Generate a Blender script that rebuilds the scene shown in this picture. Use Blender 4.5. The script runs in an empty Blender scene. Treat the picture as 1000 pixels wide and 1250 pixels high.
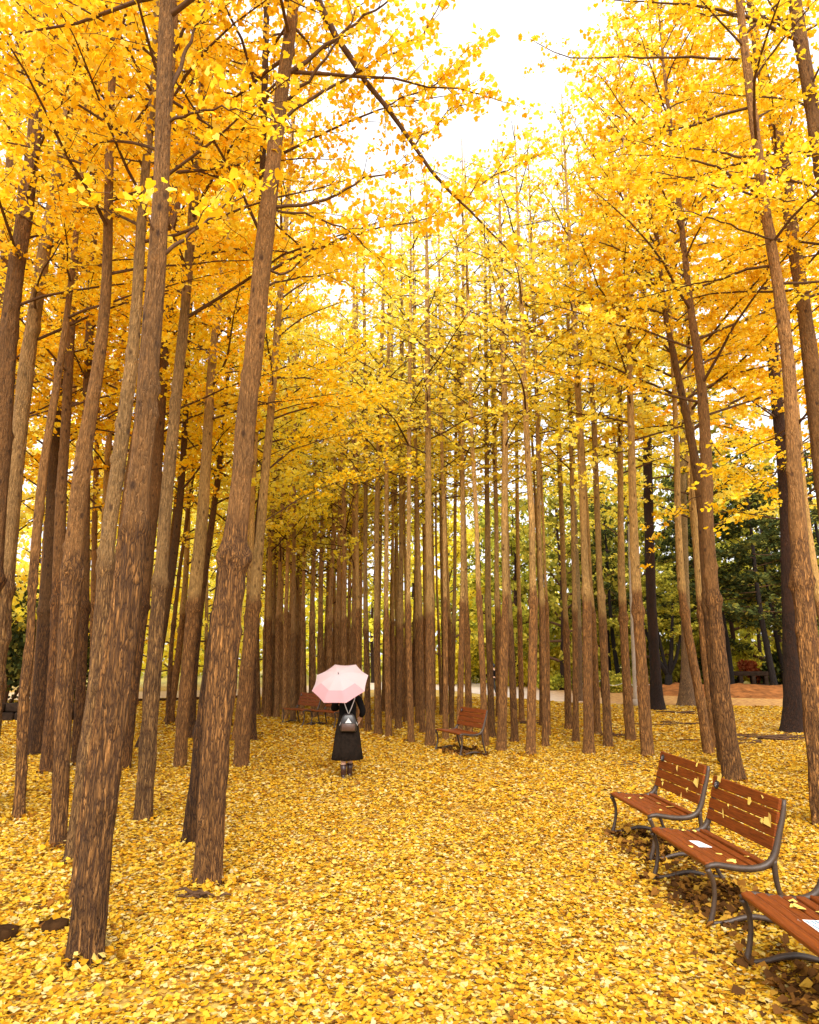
import bpy, math, random
import numpy as np
from mathutils import Vector, Matrix, noise

SC = bpy.context.scene
COL = SC.collection
R = math.radians
rnd = random.Random(7)
rng = np.random.default_rng(7)

# ------------------------------------------------------------------ camera model
F, CX, CY = 850.0, 500.0, 625.0
PITCH, CAMH = R(11.8), 1.95
CP, SP = math.cos(PITCH), math.sin(PITCH)

def ray(x, y):
    u = (x - CX) / F; v = -(y - CY) / F
    return np.array([u, CP - v * SP, SP + v * CP])

def ground(x, y):                       # where a sight line meets the ground
    d = ray(x, y); t = -CAMH / d[2]
    return np.array([d[0] * t, d[1] * t, 0.0])

def at(x, y, Y):                        # the point of a sight line at distance Y
    d = ray(x, y); t = Y / d[1]
    return np.array([d[0] * t, Y, CAMH + d[2] * t])

def depth(p):
    return p[1] * CP + (p[2] - CAMH) * SP

# ------------------------------------------------------------------ mesh helpers
class Acc:
    def __init__(s): s.v = []; s.f = []; s.m = []; s.n = 0
    def add(s, v, f, mi=0):
        v = np.asarray(v, float).reshape(-1, 3); f = np.asarray(f, int)
        s.v.append(v); s.f.append(f + s.n); s.m.append(np.full(len(f), mi)); s.n += len(v)
    def tube(s, pts, rad, n=8, cap=True, sx=1.0, mi=0):
        P = np.asarray(pts, float)[None]; Rr = np.asarray(rad, float)[None]
        s.tubes(P, Rr, n, sx, mi)
        if cap:
            v = s.v[-1]; m = P.shape[1]; b = s.n - len(v)
            s.f.append(np.array([[b + k for k in range(n)][::-1]])); s.m.append(np.array([mi]))
            s.f.append(np.array([[b + (m - 1) * n + k for k in range(n)]])); s.m.append(np.array([mi]))
    def tubes(s, P, Rr, n=4, sx=1.0, mi=0):
        N, m, _ = P.shape
        if N == 0: return
        T = np.gradient(P, axis=1); T /= np.linalg.norm(T, axis=2, keepdims=True) + 1e-9
        mean = np.abs(P[:, -1] - P[:, 0]); ref = np.zeros((N, 3)); ref[np.arange(N), np.argmin(mean, axis=1)] = 1
        U = np.cross(T, ref[:, None, :]); U /= np.linalg.norm(U, axis=2, keepdims=True) + 1e-9
        W = np.cross(T, U)
        a = np.arange(n) / n * 2 * np.pi
        ring = P[:, :, None, :] + Rr[:, :, None, None] * (np.cos(a)[None, None, :, None] * U[:, :, None, :] + sx * np.sin(a)[None, None, :, None] * W[:, :, None, :])
        k = np.arange(n); kk = (k + 1) % n
        j = np.arange(m - 1)
        q = np.stack([(j[:, None] * n + k), (j[:, None] * n + kk), ((j[:, None] + 1) * n + kk), ((j[:, None] + 1) * n + k)], -1).reshape(-1, 4)
        f = (np.arange(N)[:, None, None] * (m * n) + q[None]).reshape(-1, 4)
        s.add(ring.reshape(-1, 3), f, mi)
    def box(s, c, size, rot=None, bev=0.0, mi=0):
        hx, hy, hz = np.array(size) / 2
        b = min(bev, hx * .9, hy * .9, hz * .9)
        if b <= 0:
            v = np.array([[x, y, z] for x in (-hx, hx) for y in (-hy, hy) for z in (-hz, hz)])
            f = [[0, 1, 3, 2], [4, 6, 7, 5], [0, 4, 5, 1], [2, 3, 7, 6], [0, 2, 6, 4], [1, 5, 7, 3]]
            if rot is not None: v = v @ np.array(rot).T
            s.add(v + np.array(c), f, mi); return
        # rounded profile in y,z swept along x with shrunken ends
        prof = []
        for (sy, sz, a0) in ((1, 1, 0), (-1, 1, 90), (-1, -1, 180), (1, -1, 270)):
            for a in (0, 45, 90):
                prof.append((sy * (hy - b) + b * math.cos(R(a0 + a)), sz * (hz - b) + b * math.sin(R(a0 + a))))
        prof = np.array(prof); n = len(prof); rings = []
        for x, sh in ((-hx, b), (-hx + b, 0), (hx - b, 0), (hx, b)):
            p = prof.copy(); p[:, 0] *= (hy - sh * .8) / hy; p[:, 1] *= (hz - sh * .8) / hz
            rings.append(np.column_stack([np.full(n, x), p]))
        v = np.concatenate(rings); f = []
        for j in range(3):
            for k in range(n):
                f.append([j * n + k, j * n + (k + 1) % n, (j + 1) * n + (k + 1) % n, (j + 1) * n + k])
        if rot is not None: v = v @ np.array(rot).T
        v = v + np.array(c)
        b0 = s.n
        s.add(v, f, mi)
        s.f.append(np.array([[b0 + k for k in range(n)][::-1]])); s.m.append(np.array([mi]))
        s.f.append(np.array([[b0 + 3 * n + k for k in range(n)]])); s.m.append(np.array([mi]))
    def mesh(s, name, mats, smooth=True):
        me = bpy.data.meshes.new(name)
        V = np.concatenate(s.v) if s.v else np.zeros((0, 3))
        me.vertices.add(len(V)); me.vertices.foreach_set('co', V.astype(np.float32).ravel())
        loops = np.concatenate([f.ravel() for f in s.f]); tot = np.concatenate([np.full(len(f), f.shape[1]) for f in s.f])
        start = np.concatenate([[0], np.cumsum(tot)[:-1]])
        me.loops.add(len(loops)); me.loops.foreach_set('vertex_index', loops.astype(np.int32))
        me.polygons.add(len(tot)); me.polygons.foreach_set('loop_start', start.astype(np.int32))
        mi = np.concatenate(s.m)
        me.update(calc_edges=True)
        me.polygons.foreach_set('material_index', mi.astype(np.int32))
        me.polygons.foreach_set('use_smooth', np.full(len(tot), smooth))
        for m in (mats if isinstance(mats, (list, tuple)) else [mats]): me.materials.append(m)
        return me
    def build(s, name, mats, parent=None, smooth=True, loc=None):
        return link(name, s.mesh(name, mats, smooth), parent, loc)

def link(name, me, parent=None, loc=None):
    o = bpy.data.objects.new(name, me); COL.objects.link(o)
    if parent is not None: o.parent = parent
    if loc is not None: o.location = loc
    return o

def tag(o, label=None, cat=None, group=None, kind=None):
    if label: o['label'] = label
    if cat: o['category'] = cat
    if group: o['group'] = group
    if kind: o['kind'] = kind
    return o

def empty(name, loc, label=None, cat=None, group=None, rz=0.0):
    o = bpy.data.objects.new(name, None); COL.objects.link(o)
    o.location = loc; o.rotation_euler = (0, 0, rz); o.empty_display_size = .2
    return tag(o, label, cat, group)

# ------------------------------------------------------------------ materials
def nodes(name):
    m = bpy.data.materials.new(name); m.use_nodes = True
    nt = m.node_tree; nt.nodes.clear()
    return m, nt, (lambda t, **k: mk(nt, t, **k)), nt.links.new

def mk(nt, t, **k):
    n = nt.nodes.new('ShaderNode' + t)
    for a, b in k.items():
        if a.startswith('i_'):
            key = a[2:].replace('_', ' ')
            n.inputs[key].default_value = b
        else: setattr(n, a, b)
    return n

def ramp(nt, stops, interp='LINEAR'):
    n = nt.nodes.new('ShaderNodeValToRGB'); r = n.color_ramp; r.interpolation = interp
    while len(r.elements) < len(stops): r.elements.new(0.5)
    for e, (p, c) in zip(r.elements, stops): e.position = p; e.color = (*c, 1)
    return n

def leaf_mat(name, stops, transl=.5, vary=.12, gloss=.0):
    m, nt, N, L = nodes(name)
    geo = N('NewGeometry'); oi = N('ObjectInfo')
    rp = ramp(nt, stops); L(geo.outputs['Random Per Island'], rp.inputs[0])
    hsv = N('HueSaturation')
    mr = N('MapRange', i_To_Min=1 - vary, i_To_Max=1 + vary); L(oi.outputs['Random'], mr.inputs[0]); L(mr.outputs[0], hsv.inputs['Value'])
    mh = N('MapRange', i_To_Min=.5 - vary * .09, i_To_Max=.5 + vary * .09)
    wn = N('Math', operation='FRACT'); ml = N('Math', operation='MULTIPLY'); ml.inputs[1].default_value = 7.31
    L(oi.outputs['Random'], ml.inputs[0]); L(ml.outputs[0], wn.inputs[0]); L(wn.outputs[0], mh.inputs[0]); L(mh.outputs[0], hsv.inputs['Hue'])
    L(rp.outputs[0], hsv.inputs['Color'])
    d = N('BsdfDiffuse'); t = N('BsdfTranslucent'); mx = N('MixShader'); mx.inputs[0].default_value = transl
    L(hsv.outputs[0], d.inputs[0]); L(hsv.outputs[0], t.inputs[0]); L(d.outputs[0], mx.inputs[1]); L(t.outputs[0], mx.inputs[2])
    out = N('OutputMaterial'); L(mx.outputs[0], out.inputs[0])
    return m

def bark_mat(name, low, high, dark, split=2.9, scale=1.0, spots=True):
    """furrowed bark: rough and darker below the collar, smoother and paler above it"""
    m, nt, N, L = nodes(name)
    tc = N('TexCoord'); oi = N('ObjectInfo')
    mp = N('Mapping'); mp.inputs['Scale'].default_value = (24 * scale, 24 * scale, 3.6 * scale); L(tc.outputs['Object'], mp.inputs[0])
    off = N('VectorMath', operation='ADD'); L(mp.outputs[0], off.inputs[0])
    sc = N('VectorMath', operation='SCALE'); sc.inputs[0].default_value = (37, 51, 23); L(oi.outputs['Random'], sc.inputs['Scale']); L(sc.outputs[0], off.inputs[1])
    nz = N('TexNoise', i_Scale=.9, i_Detail=3.0, i_Roughness=.6); L(off.outputs[0], nz.inputs[0])
    nm = N('VectorMath', operation='MULTIPLY_ADD'); nm.inputs[1].default_value = (2.4, 2.4, 2.0); L(nz.outputs['Color'], nm.inputs[0]); L(off.outputs[0], nm.inputs[2])
    vo = N('TexVoronoi', feature='DISTANCE_TO_EDGE', i_Scale=1.35); L(nm.outputs[0], vo.inputs[0])
    fi = N('TexNoise', i_Scale=3.2, i_Detail=5.0, i_Roughness=.7); L(off.outputs[0], fi.inputs[0])
    big = N('TexNoise', i_Scale=1.7, i_Detail=3.0); L(tc.outputs['Object'], big.inputs[0])
    # height ratio: 0 below collar, 1 above
    sep = N('SeparateXYZ'); L(tc.outputs['Object'], sep.inputs[0])
    mr = N('MapRange', i_From_Min=split - .10, i_From_Max=split + .08); 
    ad = N('Math', operation='MULTIPLY_ADD'); L(big.outputs[0], ad.inputs[0]); ad.inputs[1].default_value = .5; L(sep.outputs['Z'], ad.inputs[2])
    sub = N('Math', operation='SUBTRACT'); L(ad.outputs[0], sub.inputs[0]); sub.inputs[1].default_value = .25
    oz = N('Math', operation='MULTIPLY_ADD'); L(oi.outputs['Random'], oz.inputs[0]); oz.inputs[1].default_value = -.9 if split > 0 else 0; oz.inputs[2].default_value = .2
    os_ = N('Math', operation='ADD'); L(sub.outputs[0], os_.inputs[0]); L(oz.outputs[0], os_.inputs[1])
    L(os_.outputs[0], mr.inputs[0])
    ridge = ramp(nt, [(0.0, (0, 0, 0)), (.12, (.5, .5, .5)), (.42, (1, 1, 1))]); L(vo.outputs['Distance'], ridge.inputs[0])
    st = N('Mapping'); st.inputs['Scale'].default_value = (2.1, 2.1, .8); L(off.outputs[0], st.inputs[0])
    sn = N('TexNoise', i_Scale=1.5, i_Detail=6.0, i_Roughness=.62, i_Distortion=.6); L(st.outputs[0], sn.inputs[0])
    s2 = ramp(nt, [(.40, (.12, .12, .12)), (.47, (.6, .6, .6)), (.56, (1, 1, 1))]); L(sn.outputs[0], s2.inputs[0])
    rm = N('MixRGB', blend_type='MULTIPLY'); rm.inputs[0].default_value = .85; L(ridge.outputs[0], rm.inputs[1]); L(s2.outputs[0], rm.inputs[2]); ridge = rm
    lowc = N('MixRGB', blend_type='MIX'); lowc.inputs[1].default_value = (*dark, 1); lowc.inputs[2].default_value = (*low, 1)
    L(ridge.outputs[0], lowc.inputs[0])
    # upper bark: fine streaks + dark lenticels and branch scars
    fr = ramp(nt, [(.32, tuple(c * .5 for c in high)), (.62, high), (.8, tuple(min(1, c * 1.25) for c in high))]); L(fi.outputs[0], fr.inputs[0])
    m2 = N('Mapping'); m2.inputs['Scale'].default_value = (9, 9, 5.0); L(tc.outputs['Object'], m2.inputs[0])
    o2 = N('VectorMath', operation='ADD'); L(m2.outputs[0], o2.inputs[0]); L(sc.outputs[0], o2.inputs[1])
    vs = N('TexVoronoi', feature='F1', i_Scale=.85); L(o2.outputs[0], vs.inputs[0])
    sr = ramp(nt, [(.10, (1, 1, 1)), (.22, (0, 0, 0))]); L(vs.outputs['Distance'], sr.inputs[0])
    sm = N('Math', operation='MULTIPLY'); L(sr.outputs[0], sm.inputs[0]); sm.inputs[1].default_value = .8 if spots else 0
    upc = N('MixRGB'); L(sm.outputs[0], upc.inputs[0]); L(fr.outputs[0], upc.inputs[1]); upc.inputs[2].default_value = (*dark, 1)
    mix = N('MixRGB'); L(mr.outputs[0], mix.inputs[0]); L(lowc.outputs[0], mix.inputs[1]); L(upc.outputs[0], mix.inputs[2])
    # fine grain over everything and big tone drift
    g = ramp(nt, [(.25, (.62, .6, .58)), (.75, (1.25, 1.25, 1.25))]); L(fi.outputs[0], g.inputs[0])
    mu = N('MixRGB', blend_type='MULTIPLY'); mu.inputs[0].default_value = .9; L(mix.outputs[0], mu.inputs[1]); L(g.outputs[0], mu.inputs[2])
    g2 = ramp(nt, [(.3, (.7, .68, .66)), (.7, (1.2, 1.15, 1.1))]); L(big.outputs[0], g2.inputs[0])
    mu2 = N('MixRGB', blend_type='MULTIPLY'); mu2.inputs[0].default_value = .7; L(mu.outputs[0], mu2.inputs[1]); L(g2.outputs[0], mu2.inputs[2])
    hsv = N('HueSaturation'); mv = N('MapRange', i_To_Min=.66, i_To_Max=1.4); L(oi.outputs['Random'], mv.inputs[0]); L(mv.outputs[0], hsv.inputs['Value']); L(mu2.outputs[0], hsv.inputs['Color'])
    hgt = N('Math', operation='MULTIPLY_ADD'); L(ridge.outputs[0], hgt.inputs[0]); hgt.inputs[1].default_value = 1.6
    L(fi.outputs[0], hgt.inputs[2])
    bp = N('Bump', i_Strength=.9, i_Distance=.022); L(hgt.outputs[0], bp.inputs['Height'])
    b = N('BsdfPrincipled', i_Roughness=.85); b.inputs['Specular IOR Level'].default_value = .25
    L(hsv.outputs[0], b.inputs['Base Color']); L(bp.outputs[0], b.inputs['Normal'])
    out = N('OutputMaterial'); L(b.outputs[0], out.inputs[0])
    return m

def plain(name, col, rough=.6, metal=0.0, noise_s=0, amt=.3, bump=0.0, spec=.5, stretch=(1, 1, 1)):
    m, nt, N, L = nodes(name)
    b = N('BsdfPrincipled', i_Roughness=rough, i_Metallic=metal); b.inputs['Specular IOR Level'].default_value = spec
    b.inputs['Base Color'].default_value = (*col, 1)
    if noise_s:
        tc = N('TexCoord'); mp = N('Mapping'); mp.inputs['Scale'].default_value = stretch; L(tc.outputs['Object'], mp.inputs[0])
        nz = N('TexNoise', i_Scale=noise_s, i_Detail=5.0, i_Roughness=.65); L(mp.outputs[0], nz.inputs[0])
        rp = ramp(nt, [(.28, tuple(c * (1 - amt) for c in col)), (.5, col), (.75, tuple(min(1, c * (1 + amt)) for c in col))])
        L(nz.outputs[0], rp.inputs[0]); L(rp.outputs[0], b.inputs['Base Color'])
        if bump:
            bp = N('Bump', i_Strength=bump, i_Distance=.01); L(nz.outputs[0], bp.inputs['Height']); L(bp.outputs[0], b.inputs['Normal'])
    out = N('OutputMaterial'); L(b.outputs[0], out.inputs[0])
    return m

def ground_mat(name):
    m, nt, N, L = nodes(name)
    tc = N('TexCoord')
    big = N('TexNoise', i_Scale=.22, i_Detail=4.0); L(tc.outputs['Object'], big.inputs[0])
    mid = N('TexNoise', i_Scale=1.3, i_Detail=4.0, i_Roughness=.65); L(tc.outputs['Object'], mid.inputs[0])
    v1 = N('TexVoronoi', feature='F1', i_Scale=15.0, i_Randomness=1.0); L(tc.outputs['Object'], v1.inputs[0])
    v2 = N('TexVoronoi', feature='DISTANCE_TO_EDGE', i_Scale=15.0); L(tc.outputs['Object'], v2.inputs[0])
    sp = N('SeparateColor'); L(v1.outputs['Color'], sp.inputs[0])
    lf = ramp(nt, [(0, (.28, .13, .02)), (.12, (.42, .20, .015)), (.35, (.56, .32, .02)), (.65, (.60, .40, .05)), (1, (.60, .47, .20))]); L(sp.outputs[0], lf.inputs[0])
    ed = ramp(nt, [(.0, (.22, .12, .04)), (.10, (1, 1, 1))]); L(v2.outputs['Distance'], ed.inputs[0])
    mu = N('MixRGB', blend_type='MULTIPLY'); mu.inputs[0].default_value = .75; L(lf.outputs[0], mu.inputs[1]); L(ed.outputs[0], mu.inputs[2])
    # bare soil shows in patches
    pr = ramp(nt, [(.60, (0, 0, 0)), (.70, (1, 1, 1))]); L(mid.outputs[0], pr.inputs[0])
    so = N('MixRGB'); L(pr.outputs[0], so.inputs[0]); L(mu.outputs[0], so.inputs[1]); so.inputs[2].default_value = (.24, .13, .06, 1)
    br = ramp(nt, [(.3, (.8, .76, .72)), (.7, (1.08, 1.08, 1.08))]); L(big.outputs[0], br.inputs[0])
    m3 = N('MixRGB', blend_type='MULTIPLY'); m3.inputs[0].default_value = 1; L(so.outputs[0], m3.inputs[1]); L(br.outputs[0], m3.inputs[2])
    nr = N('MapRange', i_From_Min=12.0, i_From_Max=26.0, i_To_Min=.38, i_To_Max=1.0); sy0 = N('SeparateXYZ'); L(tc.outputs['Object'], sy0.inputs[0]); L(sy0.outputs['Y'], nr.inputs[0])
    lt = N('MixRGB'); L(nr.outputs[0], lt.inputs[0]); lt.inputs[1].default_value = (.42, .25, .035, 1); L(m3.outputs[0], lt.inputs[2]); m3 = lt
    # beyond the path the litter turns to dull green and brown woodland floor
    sx = N('SeparateXYZ'); L(tc.outputs['Object'], sx.inputs[0])
    far = N('MapRange', i_From_Min=46.0, i_From_Max=56.0); L(sx.outputs['Y'], far.inputs[0])
    wf = ramp(nt, [(.3, (.10, .09, .02)), (.5, (.34, .26, .04)), (.7, (.45, .33, .06))]); L(mid.outputs[0], wf.inputs[0])
    m4 = N('MixRGB'); L(far.outputs[0], m4.inputs[0]); L(m3.outputs[0], m4.inputs[1]); L(wf.outputs[0], m4.inputs[2])
    bp = N('Bump', i_Strength=.5, i_Distance=.03); L(sp.outputs[1], bp.inputs['Height'])
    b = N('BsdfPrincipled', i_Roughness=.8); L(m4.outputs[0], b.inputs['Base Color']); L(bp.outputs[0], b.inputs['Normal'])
    out = N('OutputMaterial'); L(b.outputs[0], out.inputs[0])
    return m

M = {}
M['bark'] = bark_mat('ginkgo_bark', (0.458, 0.216, 0.060), (0.294, 0.141, 0.043), (.045, .018, .007))
M['bark_pale'] = bark_mat('pale_ginkgo_bark', (0.510, 0.274, 0.089), (0.405, 0.233, 0.086), (.075, .034, .015))
M['bark_deep'] = bark_mat('deep_brown_ginkgo_bark', (0.290, 0.125, 0.031), (0.191, 0.088, 0.026), (.03, .012, .005))
M['bark_mid'] = bark_mat('slim_ginkgo_bark', (.50, .235, .065), (0.539, 0.323, 0.108), (.085, .036, .012), scale=.9)
M['bark_thicket'] = bark_mat('thicket_ginkgo_bark', (.60, .32, .11), (.58, .33, .13), (.13, .06, .022), scale=.9)
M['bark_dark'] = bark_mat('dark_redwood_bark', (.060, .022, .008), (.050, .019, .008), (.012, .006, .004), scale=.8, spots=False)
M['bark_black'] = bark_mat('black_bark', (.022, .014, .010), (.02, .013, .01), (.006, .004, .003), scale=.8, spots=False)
M['bark_grey'] = bark_mat('mottled_grey_bark', (0.304, 0.175, 0.070), (0.309, 0.212, 0.096), (.07, .04, .025), scale=.8)
M['twig'] = plain('twig_bark', (.085, .042, .02), .9, 0, 14, .4, 0, .15)
Y0, Y1, Y2, Y3 = (.90, .53, .014), (.94, .645, .025), (.95, .73, .06), (.95, .81, .20)
M['leaf_gold'] = leaf_mat('golden_ginkgo_leaves', [(0, (.76, .38, .012)), (.15, Y0), (.5, Y1), (.85, Y2), (1, Y3)], .55)
M['leaf_yellow'] = leaf_mat('yellow_ginkgo_leaves', [(0, (.88, .58, .035)), (.2, (.95, .75, .06)), (.6, (.95, .82, .11)), (1, (.95, .87, .27))], .62)
M['leaf_lime'] = leaf_mat('lime_yellow_leaves', [(0, (.55, .46, .03)), (.4, (.85, .72, .05)), (1, (.93, .84, .16))], .58)
M['leaf_olive'] = leaf_mat('olive_leaves', [(0, (.15, .16, .025)), (.4, (.34, .32, .04)), (.75, (.58, .51, .06)), (1, (.8, .68, .10))], .55)
M['leaf_dark'] = leaf_mat('dark_needles', [(0, (.025, .034, .014)), (.5, (.055, .070, .022)), (.85, (.14, .15, .035)), (1, (.28, .24, .04))], .35)
M['leaf_red'] = leaf_mat('red_leaves', [(0, (.35, .06, .02)), (.5, (.6, .16, .05)), (1, (.75, .3, .12))], .4)
M['litter'] = leaf_mat('fallen_ginkgo_leaves', [(0, (.14, .055, .014)), (.06, (.30, .12, .015)), (.20, (.52, .24, .012)), (.5, (.59, .345, .022)), (.8, (.60, .405, .065)), (1, (.60, .48, .23))], .22, .0)
M['litter_brown_shade'] = leaf_mat('damp_brown_shade_leaves', [(0, (.05, .022, .008)), (.5, (.12, .05, .014)), (.8, (.28, .12, .02)), (1, (.6, .34, .04))], .1, .0)  # brown leaves, dark enough to add shade below the benches
M['leaf_one'] = leaf_mat('single_fallen_leaf', [(0, (.88, .55, .04)), (1, (.90, .72, .22))], .25, .1)
M['ground'] = ground_mat('leaf_littered_ground')
def path_mat(name):
    m, nt, N, L = nodes(name)
    tc = N('TexCoord'); sx = N('SeparateXYZ'); L(tc.outputs['Object'], sx.inputs[0])
    nz = N('TexNoise', i_Scale=1.2, i_Detail=6.0, i_Roughness=.7); L(tc.outputs['Object'], nz.inputs[0])
    f = N('TexNoise', i_Scale=5.0, i_Detail=4.0); L(tc.outputs['Object'], f.inputs[0])
    a = N('MapRange', i_From_Min=5.5, i_From_Max=9.5); L(sx.outputs['X'], a.inputs[0])
    sand = ramp(nt, [(.3, (.46, .36, .28)), (.7, (.62, .52, .43))]); L(nz.outputs[0], sand.inputs[0])
    lit = ramp(nt, [(.3, (.20, .085, .03)), (.5, (.40, .20, .07)), (.7, (.62, .38, .10))]); L(f.outputs[0], lit.inputs[0])
    b_ = N('MapRange', i_From_Min=-2.0, i_From_Max=-6.0); L(sx.outputs['X'], b_.inputs[0])
    mm = N('Math', operation='MAXIMUM'); L(a.outputs[0], mm.inputs[0])
    b2 = N('Math', operation='MULTIPLY'); L(b_.outputs[0], b2.inputs[0]); b2.inputs[1].default_value = .4; L(b2.outputs[0], mm.inputs[1])
    mx = N('MixRGB'); L(mm.outputs[0], mx.inputs[0]); L(sand.outputs[0], mx.inputs[1]); L(lit.outputs[0], mx.inputs[2])
    b = N('BsdfPrincipled', i_Roughness=.95); b.inputs['Specular IOR Level'].default_value = .1; L(mx.outputs[0], b.inputs['Base Color'])
    out = N('OutputMaterial'); L(b.outputs[0], out.inputs[0]); return m
M['path'] = path_mat('sandy_path')
M['earth'] = plain('bare_red_earth', (.24, .085, .022), .95, 0, 2.5, .7, .9, .1)
M['stone'] = plain('dark_weathered_stone', (.035, .016, .006), 1.0, 0, 9, .7, 1.0, .03)
M['wallstone'] = plain('dark_wall_stone', (.028, .017, .011), .95, 0, 5, .6, .6, .05)
M['wood'] = plain('red_brown_lacquered_slats', (.165, .038, .006), .42, 0, 5, .6, .12, .13, (1.2, 22, 22))
M['iron'] = plain('brown_cast_iron', (.045, .025, .014), .5, .1, 12, .35, .1)
M['badge'] = plain('black_badge', (.012, .012, .013), .45)
M['badge_mark'] = plain('badge_print', (.42, .36, .4), .6)
M['paper'] = plain('white_paper', (.82, .82, .82), .7)
M['print'] = plain('blue_grey_print', (.08, .20, .28), .7)
M['black_cloth'] = plain('black_cloth', (.006, .005, .005), .95, 0, 30, .4, .2, .1)
M['skirt_cloth'] = plain('black_brown_skirt_cloth', (.014, .009, .006), .95, 0, 26, .6, .3, .1)
M['skin'] = plain('skin', (.62, .36, .24), .5)
M['hair'] = plain('black_hair', (.012, .008, .006), .45, 0, 20, .4, .3, .5, (6, 6, 1))
M['boot'] = plain('dark_brown_leather_boot', (.035, .012, .008), .4)
M['bag'] = plain('black_leather_bag', (.02, .016, .014), .35)
M['bag_brown'] = plain('brown_leather_flap', (.075, .038, .024), .35)
M['strap'] = plain('silver_strap', (.55, .53, .52), .4, .3)
M['pole'] = plain('pale_grey_concrete', (.34, .27, .21), .8, 0, 8, .3)
M['rope'] = plain('white_rope', (.7, .68, .64), .8)

def cloth_mat(name, col, tr):
    m, nt, N, L = nodes(name)
    d = N('BsdfDiffuse'); t = N('BsdfTranslucent'); mx = N('MixShader'); mx.inputs[0].default_value = tr
    for b in (d, t): b.inputs[0].default_value = (*col, 1)
    L(d.outputs[0], mx.inputs[1]); L(t.outputs[0], mx.inputs[2]); out = N('OutputMaterial'); L(mx.outputs[0], out.inputs[0])
    return m
M['pink_pale'] = cloth_mat('pale_pink_nylon', (.68, .53, .55), .35)
M['pink'] = cloth_mat('painted_shade_pink_nylon', (.66, .37, .40), .3)  # darker pink: the shade on the lower canopy, put into the colour

# ------------------------------------------------------------------ leaves
def leaf_quads(C, size, zbias, gen, fold=False):
    """one small fan-shaped leaf per centre; 5-gon, or two folded quads"""
    n = len(C)
    nrm = gen.normal(size=(n, 3)); nrm[:, 2] = np.abs(nrm[:, 2]) * .6 + zbias
    nrm /= np.linalg.norm(nrm, axis=1, keepdims=True)
    d = gen.normal(size=(n, 3)); d -= nrm * (d * nrm).sum(1, keepdims=True); d /= np.linalg.norm(d, axis=1, keepdims=True) + 1e-9
    s = np.cross(nrm, d)
    sz = (size * gen.uniform(.6, 1.45, n))[:, None]
    def pt(a, b, c=0): return C + sz * (a * s + (b - .5) * d + c * nrm)
    if fold:
        cu = gen.uniform(-.16, .30, n)[:, None]
        V = np.stack([pt(0, 0), pt(-.55, .6, cu), pt(-.3, .98, cu * .7), pt(0, .8, 0), pt(.3, .98, cu * .7), pt(.55, .6, cu)], 1)
        b = (np.arange(n) * 6)[:, None]
        f = np.concatenate([b + np.array([[0, 3, 2, 1]]), b + np.array([[0, 5, 4, 3]])], 1).reshape(-1, 4)
    else:
        V = np.stack([pt(0, 0), pt(.52, .5), pt(.36, .9), pt(0, .8), pt(-.36, .9), pt(-.52, .5)], 1)
        f = (np.arange(n) * 6)[:, None] + np.arange(6)[None]
    return V.reshape(-1, 3), f

# ------------------------------------------------------------------ trunks
def smooth_line(P, n, it=2):
    P = np.asarray(P, float)
    s = np.concatenate([[0], np.cumsum(np.linalg.norm(np.diff(P[:, :3], axis=0), axis=1))])
    t = np.linspace(0, s[-1], n)
    Q = np.column_stack([np.interp(t, s, P[:, k]) for k in range(P.shape[1])])
    k = max(1, n // 40)
    for _ in range(it):
        if k > 0 and n > 8:
            pad = np.pad(Q, ((k, k), (0, 0)), mode='reflect', reflect_type='odd')
            Q = sum(pad[j:j + n] for j in range(2 * k + 1)) / (2 * k + 1)
    return Q

def line_from_pixels(px, H):
    """pixel track of a trunk (x, y, width) -> points and radii at the distance of its foot"""
    b = ground(px[0][0], px[0][1]); Y = b[1]
    out = []
    for (x, y, w) in px:
        p = at(x, y, Y); out.append([*p, .5 * w * depth(p) / F])
    a, c = np.array(out[-2]), np.array(out[-1])
    d = c[:3] - a[:3]; d /= np.linalg.norm(d)
    r0 = c[3]; z0 = c[2]
    if H > z0 + .3:
        for k in range(1, 7):
            t = k / 6; L = (H - z0) / max(.5, d[2])
            p = c[:3] + d * L * t; p[0] -= d[0] * L * t * t * .5
            out.append([*p, r0 * (1 - t) + .012 * t])
    return b, np.array(out)

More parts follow.
